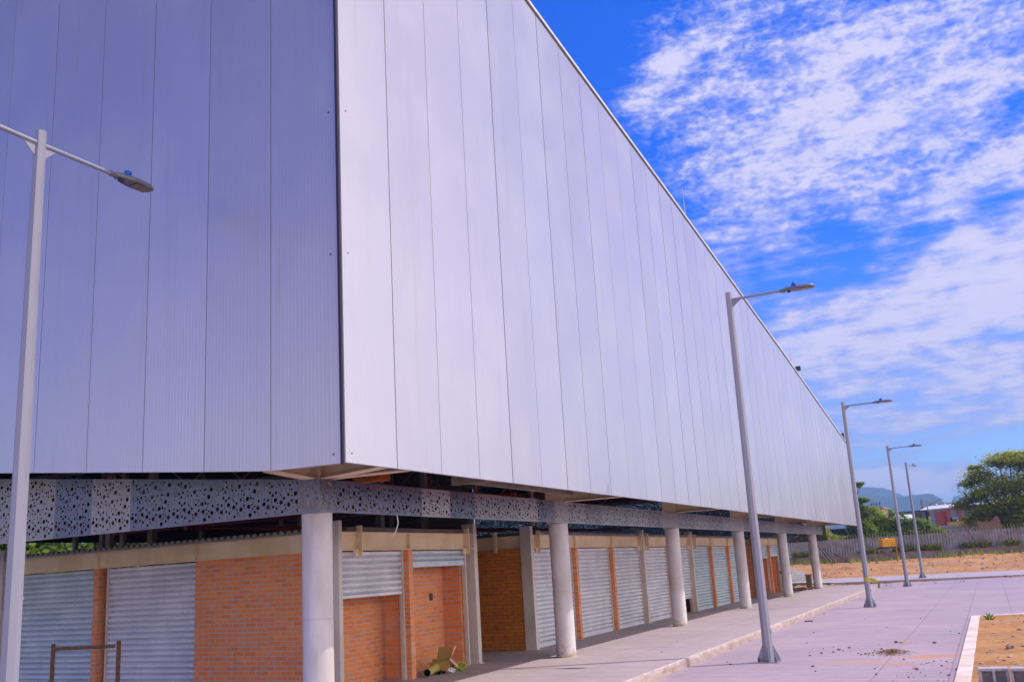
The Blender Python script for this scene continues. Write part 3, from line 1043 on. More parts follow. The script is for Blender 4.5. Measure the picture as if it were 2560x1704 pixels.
def opening(B, F, u0, u1, zbot, tone, lean=0.0):
    g = MB()
    vs, fs = slat_strip(F, u0 + 0.05, u1 - 0.05, -0.15, zbot, ZL - 0.012)
    if lean:
        n_ = len(vs) // 2
    g.add(vs, fs)
    B(g, "roller_shutter", M_shut[tone])
    for ug in (u0 + 0.025, u1 - 0.025):
        g = MB()
        g.fbox(F, ug - 0.022, ug + 0.022, -0.19, -0.11, FLOOR, ZL - 0.002)
        B(g, "shutter_guide", M_post)


def fin(B, F, u, m=None):
    g = MB()
    g.fbox(F, u - 0.07, u + 0.07, -0.52, -0.004, FLOOR, ZL - 0.002)
    B(g, "brick_pier", m or M_brick)


def post(B, F, u, top=2.86):
    g = MB()
    g.fbox(F, u - 0.07, u + 0.07, -0.26, 0.012, FLOOR, top)
    g.fbox(F, u - 0.11, u + 0.11, -0.29, 0.05, FLOOR, FLOOR + 0.012)
    B(g, "steel_post", M_post, 0.006)


def clip(B, F, u):
    g = MB()
    g.fbox(F, u - 0.012, u + 0.012, -0.05, 0.06, ZL - 0.10, ZH + 0.10)
    g.fbox(F, u - 0.09, u - 0.0125, -0.06, -0.01, ZL - 0.095, ZL - 0.002)
    B(g, "beam_bracket", M_beam)


def roof_ribs(B, F, u0, u1, back=3.6, z0=ZH + 0.004, front=-0.02):
    vs, fs = [], []
    uu = u0
    i = 0
    prof = []
    while uu < u1:
        prof += [(uu, 0.075), (uu + 0.075, 0.075), (uu + 0.09, 0.03), (uu + 0.135, 0.03)]
        uu += 0.15
    g = MB()
    for (pu, h_) in prof:
        vs += [F(pu, front, z0 + h_), F(pu, -back, z0 + h_ - 0.0), F(pu, front, z0), F(pu, -back, z0)]
    n_ = len(prof)
    for i in range(n_ - 1):
        a, b_ = 4 * i, 4 * i + 4
        fs += [(a, b_, b_ + 1, a + 1), (a, a + 2, b_ + 2, b_)]
    g.add(vs, fs)
    B(g, "ribbed_roof", M_roofsheet)


# -- stall A: the corner block --------------------------------------------
sa = empty("brick_stall", (-11, 15, FLOOR), "brick corner stall behind the first round column, with two half-raised shutters", "stall", "brick stalls under the hall")
B = make_builder(sa)
g = MB()
g.fbox(FX, 13.2, 17.7, -0.75, -0.62, FLOOR, ZL)
B(g, "infill_wall", M_brick)
opening(B, FX, 13.22, 15.29, 1.60, 0)
opening(B, FX, 15.43, 17.65, 2.05, 1)
fin(B, FX, 15.36)
post(B, FX, 17.85)
g = MB()
g.fbox(FX, 13.16, 13.26, -0.1, 0.005, FLOOR, 2.84)
B(g, "steel_post", M_post, 0.005)
g = MB()
ibeam(g, FX, 13.27, 17.77)
for uu in (15.36,):
    stiff(g, FX, uu)
B(g, "steel_beam", M_beam)
clip(B, FX, 13.75)
clip(B, FX, 17.5)
g = MB()
g.fbox(FX, 13.6, 17.75, -0.45, -0.14, ZH + 0.004, ZH + 0.085)
B(g, "roof_channel", M_beam_d)
# left-hand front
LEN = 8.35
g = MB()
g.fbox(F_left, 0.10, 3.15, -0.20, -0.02, FLOOR, ZL - 0.003)
B(g, "brick_wall", M_brick)
opening(B, F_left, 3.15, 5.52, FLOOR, 0)
fin(B, F_left, 5.68)
g = MB()
g.fbox(F_left, 5.56, 5.60, -0.2, -0.05, FLOOR, ZL - 0.003)
opening(B, F_left, 5.8, 8.35, FLOOR, 1)
post(B, F_left, 8.5)
g = MB()
ibeam(g, F_left, 0.10, 8.42)
for uu in (3.15, 5.68):
    stiff(g, F_left, uu)
B(g, "steel_beam", M_beam)
roof_ribs(B, F_left, 0.25, 8.6)
g = MB()
g.box(-17.8, -9.62, 17.55, 17.7, FLOOR, ZL)
g.box(-17.8, -17.65, 13.9, 17.5, FLOOR, ZL)
B(g, "rear_wall", M_brick)
g = MB()
g.box(-10.02, -9.995, 17.02, 17.11, 1.42, 1.55)
B(g, "switch_box", M_dark)

# -- stall B: the long row ------------------------------------------------
sb = empty("brick_stall", (-11, 31, FLOOR), "long brick stall row with eight roller shutters behind the second and third columns", "stall", "brick stalls under the hall")
B = make_builder(sb)
M0, ST = 20.62, 2.7
posts_k = (0, 3, 5, 8)
for k in range(9):
    uu = M0 + ST * k
    if k in posts_k:
        post(B, FX, uu)
    else:
        fin(B, FX, uu)
for k in range(8):
    opening(B, FX, M0 + ST * k + 0.075, M0 + ST * (k + 1) - 0.075, 0.62 if k == 4 else FLOOR, 1 if k in (5, 6, 7) else 0)
g = MB()
ibeam(g, FX, M0 + 0.075, M0 + 8 * ST - 0.075)
for k in range(1, 8):
    if k not in posts_k:
        stiff(g, FX, M0 + ST * k)
B(g, "steel_beam", M_beam)
for k in (0, 3, 5):
    clip(B, FX, M0 + ST * k + 0.35)
for k in (3, 5):
    clip(B, FX, M0 + ST * k - 0.35)
roof_ribs(B, FX, M0 + 0.3, M0 + 8 * ST)
g = MB()
g.box(-13.4, -9.67, M0 - 0.05, M0 + 0.1, FLOOR, ZL - 0.003)
B(g, "side_wall", M_brick_dark)
g = MB()
FS_ = lambda u, w_, z_: (u, M0 + 0.02 - w_, z_)
ibeam(g, FS_, -13.4, -9.69)
B(g, "side_beam", M_beam)
g = MB()
g.box(-10.32, -10.25, M0 - 0.12, M0 - 0.05, ZL - 0.06, ZH + 0.1)
B(g, "beam_bracket", M_beam)
g = MB()
g.fbox(FX, M0 + 0.1, M0 + 8 * ST, -0.75, -0.62, FLOOR, ZL)
B(g, "infill_wall", M_brick)
g = MB()
g.box(-13.4, -13.25, M0 + 0.11, M0 + 8 * ST, FLOOR, ZL)
B(g, "rear_wall", M_brick)
g = MB()
g.box(-13.2, -9.67, M0 + 8 * ST - 0.06, M0 + 8 * ST + 0.07, FLOOR, ZL - 0.003)
B(g, "end_wall", M_brick)

# -- stall C: the far end ---------------------------------------------------
sc_ = empty("brick_stall", (-11, 47.5, FLOOR), "brick stall with two raised shutters at the far end of the row", "stall", "brick stalls under the hall")
B = make_builder(sc_)
C0 = 44.92
post(B, FX, C0)
fin(B, FX, C0 + 2.7)
post(B, FX, C0 + 5.4)
opening(B, FX, C0 + 0.075, C0 + 2.62, 1.78, 1)
opening(B, FX, C0 + 2.78, C0 + 5.32, 1.84, 1)
g = MB()
ibeam(g, FX, C0 + 0.075, C0 + 5.325)
stiff(g, FX, C0 + 2.7)
B(g, "steel_beam", M_beam)
clip(B, FX, C0 + 5.05)
g = MB()
g.fbox(FX, C0 + 0.1, C0 + 5.3, -0.75, -0.62, FLOOR, ZL)
B(g, "infill_wall", M_brick)
g = MB()
g.box(-13.4, -9.67, C0 - 0.05, C0 + 0.1, FLOOR, ZL - 0.003)
B(g, "side_wall", M_brick)
g = MB()
FS2 = lambda u, w_, z_: (u, C0 + 0.02 - w_, z_)
ibeam(g, FS2, -13.4, -9.69)
B(g, "side_beam", M_beam)
roof_ribs(B, FX, C0 + 0.3, C0 + 5.3)
g = MB()
g.box(-13.4, -9.67, C0 + 5.32, C0 + 5.45, FLOOR, ZL - 0.003)
B(g, "end_wall", M_brick)
# leaning boards by stall C
g = MB()
g.hexa([(-9.30, 50.6, 0.15), (-9.2, 50.6, 0.15), (-9.2, 50.66, 0.15), (-9.30, 50.66, 0.15), (-9.36, 50.42, 2.72), (-9.29, 50.42, 2.72), (-9.29, 50.47, 2.72), (-9.36, 50.47, 2.72)])
tag(g.build("timber_prop", M_wood), "thin upright timber prop leaning on the end post of the far stall", "timber")
g = MB()
g.hexa([(-9.0, 50.2, 0.15), (-8.88, 50.2, 0.15), (-8.88, 50.25, 0.19), (-9.0, 50.25, 0.19), (-9.25, 48.4, 1.12), (-9.16, 48.4, 1.12), (-9.16, 48.45, 1.16), (-9.25, 48.45, 1.16)])
tag(g.build("timber_plank", M_wood), "short pale plank leaning diagonally against the far stall's brickwork", "timber")

# ================================================================== STREET LAMPS
def make_lamp(double=False):
    root = empty("street_lamp", (0, 0, 0), "x", "street lamp", "grey octagonal street lamps")
    H = 7.03
    g = MB()
    g.tube((0, 0, 0.012), (0, 0, H), 0.098, 0.064, 8, 0, False, True, R(22.5 + 12))
    pole = g.build("pole", M_galv, root)
    g = MB()
    g.tube((0.094, 0.02, 1.9), (0.112, 0.024, 1.9), 0.03, 0.03, 10)
    g.build("port_cover", M_galv, pole)
    g = MB()
    g.tube((0.098, 0.02, 0.55), (0.108, 0.022, 0.55), 0.055, 0.05, 8)
    g.build("hatch_cover", M_galv, pole)
    g = MB()
    g.box(-0.19, 0.19, -0.19, 0.19, 0.004, 0.022)
    pl = g.build("base_plate", M_galv, root)
    for i in range(4):
        a_ = i * math.pi / 2 + R(12)
        g = MB()
        c_, s_ = math.cos(a_), math.sin(a_)
        P = lambda rr_, t, z_: (c_ * rr_ - s_ * t, s_ * rr_ + c_ * t, z_)
        g.add([P(0.085, -0.006, 0.0225), P(0.205, -0.006, 0.0225), P(0.205, -0.006, 0.07), P(0.10, -0.006, 0.30), P(0.085, -0.006, 0.30),
               P(0.085, 0.006, 0.0225), P(0.205, 0.006, 0.0225), P(0.205, 0.006, 0.07), P(0.10, 0.006, 0.30), P(0.085, 0.006, 0.30)],
              [(0, 1, 2, 3, 4), (9, 8, 7, 6, 5), (0, 5, 6, 1), (1, 6, 7, 2), (2, 7, 8, 3), (3, 8, 9, 4), (4, 9, 5, 0)])
        g.build("gusset", M_galv, root)
    for i, (sx, sy) in enumerate(((1, 1), (1, -1), (-1, -1), (-1, 1))):
        g = MB()
        g.tube((sx * 0.15, sy * 0.15, 0.0225), (sx * 0.15, sy * 0.15, 0.085), 0.012, n=6)
        g.tube((sx * 0.15, sy * 0.15, 0.0225), (sx * 0.15, sy * 0.15, 0.045), 0.022, n=6)
        g.build("anchor_bolt", M_dark, root)
    for sgn in ((1, -1) if double else (1,)):
        g = MB()
        g.tube((sgn * 0.055, 0, 6.88), (sgn * 1.10, 0, 6.89), 0.027, 0.025, 12)
        g.build("arm", M_galv, root)
        g = MB()
        P = lambda x_, t, z_: (sgn * x_, t, z_)
        g.add([P(0.06, -0.005, 6.855), P(0.22, -0.005, 6.855), P(0.06, -0.005, 6.72), P(0.06, 0.005, 6.855), P(0.22, 0.005, 6.855), P(0.06, 0.005, 6.72)],
              [(0, 1, 2), (5, 4, 3), (0, 3, 4, 1), (1, 4, 5, 2), (2, 5, 3, 0)])
        g.build("arm_bracket", M_galv, root)
        # flat cast head: plan outline swept through a few heights
        out = [(1.06, 0.035), (1.16, 0.05), (1.24, 0.095), (1.34, 0.115), (1.50, 0.112), (1.60, 0.095), (1.655, 0.055), (1.665, 0.0)]
        outline = out + [(px, -py) for px, py in reversed(out[:-1])]
        lay = [(6.862, 0.90), (6.872, 1.0), (6.895, 1.0), (6.925, 0.82), (6.932, 0.6)]
        cx_ = 1.38
        vs = []
        for (zz, s_) in lay:
            for (px, py) in outline:
                vs.append((sgn * (cx_ + (px - cx_) * (0.4 + 0.6 * s_ if s_ < 0.95 else 1)), py * s_, zz + (0.008 if px < 1.2 else 0)))
        n_ = len(outline)
        g = MB()
        g.add(vs, [(j * n_ + i, j * n_ + (i + 1) % n_, (j + 1) * n_ + (i + 1) % n_, (j + 1) * n_ + i) for j in range(len(lay) - 1) for i in range(n_)], 0, True)
        g.add(vs[:n_], [tuple(range(n_))])
        g.add(vs[-n_:], [tuple(range(n_))])
        g.tube((sgn * 1.0, 0, 6.889), (sgn * 1.10, 0, 6.892), 0.036, 0.036, 10)
        head = g.build("lamp_head", M_lampbody, root)
        g = MB()
        g.box(min(sgn * 1.36, sgn * 1.60), max(sgn * 1.36, sgn * 1.60), -0.075, 0.075, 6.853, 6.8615)
        g.build("lens", M_lens, head)
        g = MB()
        g.box(min(sgn * 1.14, sgn * 1.20), max(sgn * 1.14, sgn * 1.20), -0.025, 0.025, 6.835, 6.862)
        g.tube((sgn * 1.08, 0, 6.84), (sgn * 1.08, 0, 6.862), 0.012, n=6)
        g.build("latch", M_dark, head)
        g = MB()
        n2_ = 18
        pr = [(6.925, 0.040), (6.945, 0.042), (6.948, 0.047), (6.995, 0.046), (7.008, 0.040)]
        vs = [(sgn * 1.275 + r_ * math.cos(2 * math.pi * i / n2_), r_ * math.sin(2 * math.pi * i / n2_), z_) for z_, r_ in pr for i in range(n2_)]
        g.add(vs, [(j * n2_ + i, j * n2_ + (i + 1) % n2_, (j + 1) * n2_ + (i + 1) % n2_, (j + 1) * n2_ + i) for j in range(len(pr) - 1) for i in range(n2_)], 0, True)
        g.add(vs[-n2_:], [tuple(range(n2_))])
        g.build("light_sensor", M_blue, head)
    return root


lamp = make_lamp()
spots = [((-3.96, 18.85), 0, "single arm grey street lamp standing closest on the concrete road before the stalls"),
         ((-3.97, 36.0), 0, "grey street lamp with yellow tape tied low round its pole"),
         ((-4.02, 53.6), 0, "grey street lamp near the far edge of the road slab, without tape"),
         ((-4.0, 65.8), R(74), "most distant grey street lamp on the far walk, its arm turned away")]
for i, (p, rz, lb) in enumerate(spots):
    o = lamp if i == 0 else copy_tree(lamp)
    o.location = (p[0], p[1], 0.03 if i == 3 else 0)
    o.rotation_euler = (0, 0, rz)
    o['label'] = lb
lamp2 = make_lamp(True)
lamp2.location = (-8.99, 7.0, 0.0)
lamp2.rotation_euler = (0, 0, R(90.5))
lamp2['label'] = "tall double arm street lamp in front of the shaded end of the white hall"

g = MB()                                                   # tape round lamp two
n_ = 16
for (za, zb_) in ((0.86, 0.93), (0.945, 0.985)):
    vs = [(-3.97 + 0.101 * math.cos(2 * math.pi * i / n_), 36 + 0.101 * math.sin(2 * math.pi * i / n_), z_ + 0.012 * math.sin(i * 2.1)) for z_ in (za, zb_) for i in range(n_)]
    g.add(vs, [(i, (i + 1) % n_, n_ + (i + 1) % n_, n_ + i) for i in range(n_)])
g.add([(-3.88, 35.95, 0.96), (-3.70, 35.92, 0.94), (-3.58, 35.9, 0.83), (-3.66, 35.9, 0.80), (-3.74, 35.92, 0.86), (-3.88, 35.95, 0.88)], [(0, 1, 4, 5), (1, 2, 3, 4)])
g.add([(-3.87, 35.93, 0.93), (-3.78, 35.9, 0.80), (-3.72, 35.9, 0.82), (-3.85, 35.93, 0.95)], [(0, 1, 2, 3)])
o = g.build("warning_tape", M_tapey)
md = o.modifiers.new("solidify", 'SOLIDIFY')
md.thickness = 0.002
tag(o, "yellow warning tape knotted round the second lamp's pole", "tape")

# ================================================================== SMALL THINGS NEAR BY
# rusty barricade in front of the left shutters
g0 = empty("rusty_barricade", (-12.3, 10.7, 0.15), "rusty angle iron frame standing in front of the left roller shutters", "barricade")
Bb = make_builder(g0)
pa, pb = Vector((-12.48, 10.30, 0.15)), Vector((-12.17, 11.12, 0.15))
pa, pb = Vector((-12.62, 10.52, 0.15)), Vector((-11.63, 10.82, 0.15))
for p in (pa, pb):
    g = MB()
    g.box(p.x - 0.022, p.x + 0.022, p.y - 0.005, p.y + 0.001, 0.15, 1.23)
    g.box(p.x + 0.016, p.x + 0.022, p.y + 0.0015, p.y + 0.04, 0.15, 1.23)
    Bb(g, "leg", M_rust)
d = (pb - pa).normalized()
g = MB()
Fq = frame(pa.x, pa.y - 0.008, d.x, d.y)
g.fbox(Fq, 0.03, 1.0, 0.0, 0.006, 1.13, 1.18)
g.fbox(Fq, 0.03, 1.0, -0.03, -0.0005, 1.174, 1.18)
Bb(g, "top_rail", M_rust)
g = MB()
g.fbox(Fq, 0.03, 1.0, 0.0, 0.006, 0.45, 0.50)
Bb(g, "lower_rail", M_rust)

# rubbish by the half-open stall: carton, tube, plastic, paper
cz = 0.15
cb = empty("cardboard_box", (-9.42, 16.33, cz), "torn open cardboard box with raised flaps lying against the half-open stall", "box", None, R(24))
g = MB()
t = 0.004
g.box(-0.2, 0.2, -0.16, 0.16, 0.0, t, 1)
g.hexa([(-0.2, -0.16, t), (0.2, -0.16, t), (0.2, -0.156, t), (-0.2, -0.156, t), (-0.23, -0.22, 0.24), (0.2, -0.2, 0.26), (0.2, -0.196, 0.26), (-0.23, -0.216, 0.24)], 1)
g.box(-0.2, 0.2, 0.156, 0.16, t, 0.28, 1)
g.box(-0.204, -0.2, -0.155, 0.155, t, 0.25, 0)
g.box(0.2, 0.204, -0.16, 0.16, 0.0, 0.28, 0)
g.build("body", [M_card, M_card_in], cb)
cb.scale = (0.84, 0.84, 0.84)
for nm, c4, mi_ in (("flap", [(0.205, -0.16, 0.281), (0.205, 0.16, 0.281), (0.37, 0.16, 0.12), (0.37, -0.16, 0.10)], M_card),
                    ("flap", [(-0.1, 0.165, 0.281), (0.2, 0.165, 0.281), (0.24, 0.22, 0.50), (-0.06, 0.23, 0.52)], M_card_in),
                    ("flap", [(0.21, 0.10, 0.285), (0.21, 0.24, 0.30), (0.33, 0.26, 0.52), (0.30, 0.14, 0.53)], M_card),
                    ("flap", [(-0.21, -0.16, 0.251), (-0.21, 0.15, 0.251), (-0.30, 0.14, 0.20), (-0.30, -0.18, 0.17)], M_card)):
    g = MB()
    g.add(c4, [(0, 1, 2, 3)])
    o = g.build(nm, mi_, cb)
    md = o.modifiers.new("solidify", 'SOLIDIFY')
    md.thickness = 0.005
g = MB()
ta, tb = Vector((-9.30, 15.62, cz + 0.075)), Vector((-9.45, 16.25, cz + 0.11))
dd = (tb - ta).normalized()
g.tube(ta, tb, 0.07, 0.075, 20, 0, True, False)
g.tube(ta, tb, 0.063, 0.068, 20, 1, True, False)
e1 = dd.cross(Vector((0, 0, 1))).normalized()
e2 = dd.cross(e1)
ring = [ta + (e1 * math.cos(2 * math.pi * i / 20) + e2 * math.sin(2 * math.pi * i / 20)) * r_ for r_ in (0.07, 0.063) for i in range(20)]
g.add(ring, [(i, (i + 1) % 20, 20 + (i + 1) % 20, 20 + i) for i in range(20)])
g.add([tb + (e1 * math.cos(2 * math.pi * i / 20) + e2 * math.sin(2 * math.pi * i / 20)) * 0.07 for i in range(20)], [tuple(range(20))], 1)
tag(g.build("cardboard_tube", [M_tube, M_black]), "thick ochre tube lying open end forward beside the torn box", "tube")
for k, (px, py) in enumerate(((-9.26, 15.98), (-9.22, 16.08))):
    g = MB()
    p0, p1 = Vector((px, py, cz + 0.03)), Vector((px - 0.16, py + 0.16, cz + 0.03))
    g.tube(p0, p1, 0.027, 0.027, 12, 0, True, False)
    g.tube(p0, p1, 0.022, 0.022, 12, 1, True, False)
    g.add([p1 + Vector((0.02 * math.cos(a), 0.02 * math.sin(a), 0)) for a in (0, 2, 4)], [(0, 1, 2)], 1)
    tag(g.build("pipe_offcut", [M_wood, M_black]), ("short pipe offcut on the floor touching the ochre tube", "short pipe offcut on the floor next to the cardboard box")[k], "pipe", "pipe offcuts")


def lump(name, m, loc, size, seed, sub=3, rough=0.35, freq=2.0, flat=True):
    bm = bmesh.new()
    bmesh.ops.create_icosphere(bm, subdivisions=sub, radius=1.0)
    for v in bm.verts:
        d_ = 1 + rough * noise.fractal(v.co * freq + Vector((seed * 3.1, seed, 0)), 0.9, 2, 3)
        v.co = Vector((v.co.x * size[0], v.co.y * size[1], max(v.co.z, -0.55) * size[2])) * d_
    zmin = min(v.co.z for v in bm.verts)
    for v in bm.verts:
        v.co.z -= zmin
    me = bpy.data.meshes.new(name)
    bm.to_mesh(me)
    bm.free()
    me.materials.append(m)
    if not flat:
        for p in me.polygons:
            p.use_smooth = True
    o = bpy.data.objects.new(name, me)
    col.objects.link(o)
    o.location = loc
    return o


tag(lump("plastic_sack", M_sack, (-9.28, 16.75, cz - 0.003), (0.12, 0.25, 0.075), 3, 4, 0.55, 3.5), "crumpled lime green plastic sack on the stall floor", "sack")
tag(lump("crumpled_paper", M_paper, (-9.2, 16.32, cz - 0.002), (0.06, 0.09, 0.05), 5, 3, 0.6, 3.0), "small white crumpled paper in front of the torn box", "paper")
g = MB()
g.hexa([(-9.02, 43.25, 0.15), (-8.82, 43.25, 0.15), (-8.82, 43.42, 0.15), (-9.02, 43.42, 0.15), (-9.04, 43.25, 0.52), (-8.84, 43.25, 0.54), (-8.84, 43.42, 0.55), (-9.04, 43.42, 0.52)])
tag(g.build("timber_block", M_wood, None, 0.01), "upright timber block on the platform before the far brick stall", "timber")
rb = random.Random(4)
for k in range(7):
    g = MB()
    g.box(-0.12, 0.12, -0.06, 0.06, 0, 0.065)
    o = g.build("loose_brick", M_oldbrick, None, 0.006)
    o.location = (-8.75 + (k % 4) * 0.16 + rb.uniform(-0.03, 0.03), 50.2 + (k % 2) * 0.16, 0.15 + (k // 4) * 0.066)
    o.rotation_euler = (0, 0, rb.uniform(-0.3, 0.3))
    tag(o, "brown brick lying in the little pile between the last two columns", "brick", "loose bricks in the pile between the last columns")
g = MB()
g.box(-8.5, -8.26, 51.15, 51.45, 0.15, 0.84)
g.box(-8.54, -8.24, 51.1, 51.5, 0.84, 0.87)
tag(g.build("wooden_formwork", M_wood, None, 0.008), "upright wooden formwork box beside the last round column", "formwork")
# boards by the end of the kerb
for k, (a, b_, ww) in enumerate((((-5.75, 53.9, 0.2), (-4.6, 55.1, 0.2), 0.1), ((-5.3, 52.9, 0.02), (-5.3, 53.15, 0.3), 0.09))):
    g = MB()
    a, b_ = Vector(a), Vector(b_)
    d_ = (b_ - a).normalized()
    s_ = d_.cross(Vector((0, 0, 1))).normalized() * ww / 2
    upv = Vector((0, 0, 0.04)) if abs(d_.z) < 0.5 else Vector((0, 0.04, 0))
    g.hexa([a - s_, a + s_, b_ + s_, b_ - s_, a - s_ + upv, a + s_ + upv, b_ + s_ + upv, b_ - s_ + upv])
    tag(g.build("timber_board", M_wood), ("long loose board lying over the trench by the kerb's end", "short upright peg of wood at the kerb's end")[k], "timber")

# cinder blocks at the lower right
for k, (px, py, rz, zz) in enumerate(((-0.21, 14.74, R(3), 0.03), (0.16, 14.62, R(-5), 0.04))):
    g = MB()
    L, D, Hh, t = 0.36, 0.19, 0.27, 0.036
    g.box(-L / 2, L / 2, D - 0.02, D, 0, Hh)
    g.box(-L / 2, L / 2, 0, D - 0.0201, 0, t)
    g.box(-L / 2, L / 2, 0, D - 0.0201, Hh - t, Hh)
    for xa in (-L / 2, -t / 2, L / 2 - t):
        g.box(xa, xa + (t if xa < L / 4 else t), 0.001, D - 0.0202, t + 0.0002, Hh - t - 0.0002)
    o = g.build("cinder_block", M_cinder, None, 0.005)
    o.location = (px, py, zz)
    o.rotation_euler = (0, 0, rz)
    tag(o, ("grey hollow cinder block at the planting bed's kerb corner, nearest the white kerb", "grey hollow cinder block lying farther right in the planting bed")[k], "block", "cinder blocks in the bed")

# rubble heap and pebbles on the road
g = MB()
rs = random.Random(17)
for k in range(420):
    a_ = rs.uniform(0, 2 * math.pi)
    q = abs(rs.gauss(0, 0.5))
    px, py = -1.93 + 0.40 * q * math.cos(a_), 20.05 + 0.55 * q * math.sin(a_)
    s_ = rs.uniform(0.008, 0.03)
    zc = 0.07 * math.exp(-q * q * 3) * rs.random()
    p = [Vector((rs.uniform(-1, 1), rs.uniform(-1, 1), rs.uniform(-0.5, 0.8))) * s_ for _ in range(5)]
    g.add([(px + v.x, py + v.y, max(0.003, zc + v.z + 0.012)) for v in p], [(0, 1, 2), (0, 2, 3), (0, 3, 4), (1, 2, 4), (2, 3, 4), (0, 1, 4)])
tag(g.build("rubble", M_rubble), "low brown heap of crumbs and rubble on the concrete road", "rubble", None, 'stuff')
proto = []
for k in range(5):
    o = lump("pebble", M_stone, (0, 0, 0), (1, 0.8, 0.7), 20 + k, 2, 0.5, 1.5)
    proto.append(o)
placed = []
spots_p = [(-3.25, 20.3, .03), (-3.05, 20.5, .025), (-3.0, 20.9, .035), (-2.9, 20.75, .02), (-2.85, 21.3, .03), (-3.4, 19.9, .022), (-3.35, 21.2, .016), (-3.2, 21.6, .016), (-2.75, 20.6, .012), (-3.05, 18.0, .03), (-3.5, 20.5, .015),
           (-2.47, 19.9, .025), (-2.4, 20.0, .03), (-2.55, 20.15, .02), (-2.3, 20.6, .022), (-2.2, 20.9, .03), (-2.05, 22.3, .04), (-1.95, 22.2, .03), (-1.3, 22.0, .04), (-2.35, 22.0, .015), (-1.65, 18.9, .022), (-1.35, 17.4, .035), (-1.0, 17.9, .02),
           (-0.75, 17.3, .04), (-0.85, 16.6, .025), (-1.4, 16.4, .02), (-1.9, 16.8, .022), (-2.0, 17.6, .018), (-1.15, 18.6, .018), (-1.25, 18.3, .015), (-0.95, 18.5, .02), (-1.05, 18.75, .014), (-2.9, 17.3, .018), (-3.9, 22.6, .018), (-4.6, 18.5, .025),
           (-4.75, 18.9, .018), (-2.6, 26.5, .02), (-4.2, 25.5, .018), (-2.0, 29.5, .02), (-5.05, 33.0, .03), (-3.5, 30, .018), (-0.9, 24.2, .025), (-1.1, 24.8, .018), (-6.2, 19.5, .02), (-6.6, 22.0, .012), (-7.2, 20.2, .014)]
for k in range(34):
    spots_p.append((rs.uniform(-1.75, -0.75), rs.uniform(15.0, 18.6), rs.uniform(0.007, 0.014)))
for i, (px, py, s_) in enumerate(spots_p):
    o = proto[i % 5] if i < 5 else proto[i % 5].copy()
    if i >= 5:
        col.objects.link(o)
    o.location = (px, py, 0.15 if px < -5.4 else 0.0)
    o.scale = (s_, s_, s_ * 0.8)
    o.rotation_euler = (0, 0, rs.uniform(0, 6))
    tag(o, "small dark pebble lying on the grey concrete paving", "pebble", "pebbles scattered on the concrete")
protos = []
for k in range(4):
    protos.append(lump("stone", M_stone_l, (0, 0, 0), (1, 0.75, 0.6), 40 + k, 2, 0.5, 1.3))
i = 0
for (px, py, s_) in [(0.05, 20.2, .10), (0.3, 20.4, .085), (0.02, 18.8, .06), (-0.3, 17.4, .04), (0.55, 22.6, .07), (0.7, 22.4, .08), (0.15, 22.6, .05), (0.6, 18.2, .09), (0.75, 17.2, .11), (0.4, 16.6, .08), (0.1, 17.6, .05), (0.3, 24.5, .06),
                     (0.8, 25.0, .08), (-0.2, 23.6, .05), (-0.15, 16.5, .06), (0.5, 26.4, .09), (0.9, 27.0, .07), (-0.3, 19.7, .05), (0.85, 19.4, .08), (0.2, 15.9, .05), (1.0, 20.9, .09), (-0.38, 15.6, .05), (0.45, 21.4, .04), (-0.05, 21.6, .035), (0.65, 20.6, .04)] + [(rs.uniform(-0.48, 1.2), rs.uniform(14.8, 28), rs.uniform(0.018, 0.05)) for _ in range(60)]:
    o = protos[i % 4] if i < 4 else protos[i % 4].copy()
    if i >= 4:
        col.objects.link(o)
    o.location = (px, py, bedh(px, py) - 0.012)
    o.scale = (s_, s_, s_ * 0.8)
    o.rotation_euler = (0, 0, rs.uniform(0, 6))
    tag(o, "pale weathered stone half sunk in the orange soil of the planting bed", "stone", "stones in the planting bed")
    i += 1
g = MB()
g.box(-0.11, 0.11, -0.035, 0.035, 0, 0.03)
o = g.build("wood_scrap", M_rust)
o.location = (-4.98, 29.6, 0)
o.rotation_euler = (0, 0, 0.3)
tag(o, "short dark scrap of wood on the road close to the kerb", "scrap")


def blades(name, m, pts, hmin, hmax, wd, seed, lean=0.35):
    r_ = random.Random(seed)
    vs, fs, at = [], [], []
    for (px, py, pz) in pts:
        h_ = r_.uniform(hmin, hmax)
        a_ = r_.uniform(0, math.pi)
        dx_, dy_ = math.cos(a_) * wd / 2, math.sin(a_) * wd / 2
        lx, ly = r_.gauss(0, lean) * h_, r_.gauss(0, lean) * h_
        o_ = len(vs)
        vs += [(px - dx_, py - dy_, pz), (px + dx_, py + dy_, pz), (px + dx_ + lx * .4, py + dy_ + ly * .4, pz + h_ * .6), (px + lx, py + ly, pz + h_), (px - dx_ + lx * .4, py - dy_ + ly * .4, pz + h_ * .6)]
        fs.append((o_, o_ + 1, o_ + 2, o_ + 3, o_ + 4))
        at.append(r_.random())
    me = bpy.data.meshes.new(name)
    me.from_pydata(vs, [], fs)
    me.materials.append(m)
    atr = me.attributes.new('leaf', 'FLOAT', 'FACE')
    atr.data.foreach_set('value', at)
    o = bpy.data.objects.new(name, me)
    col.objects.link(o)
    return o


pl = [(-0.3 + rs.gauss(0, 0.05), 27.9 + rs.gauss(0, 0.08), 0.0) for _ in range(26)]
tag(blades("small_plant", M_leaf_mid, pl, 0.04, 0.20, 0.05, 5, 0.5), "small leafy plant growing in the inner corner of the white bed kerb", "plant")

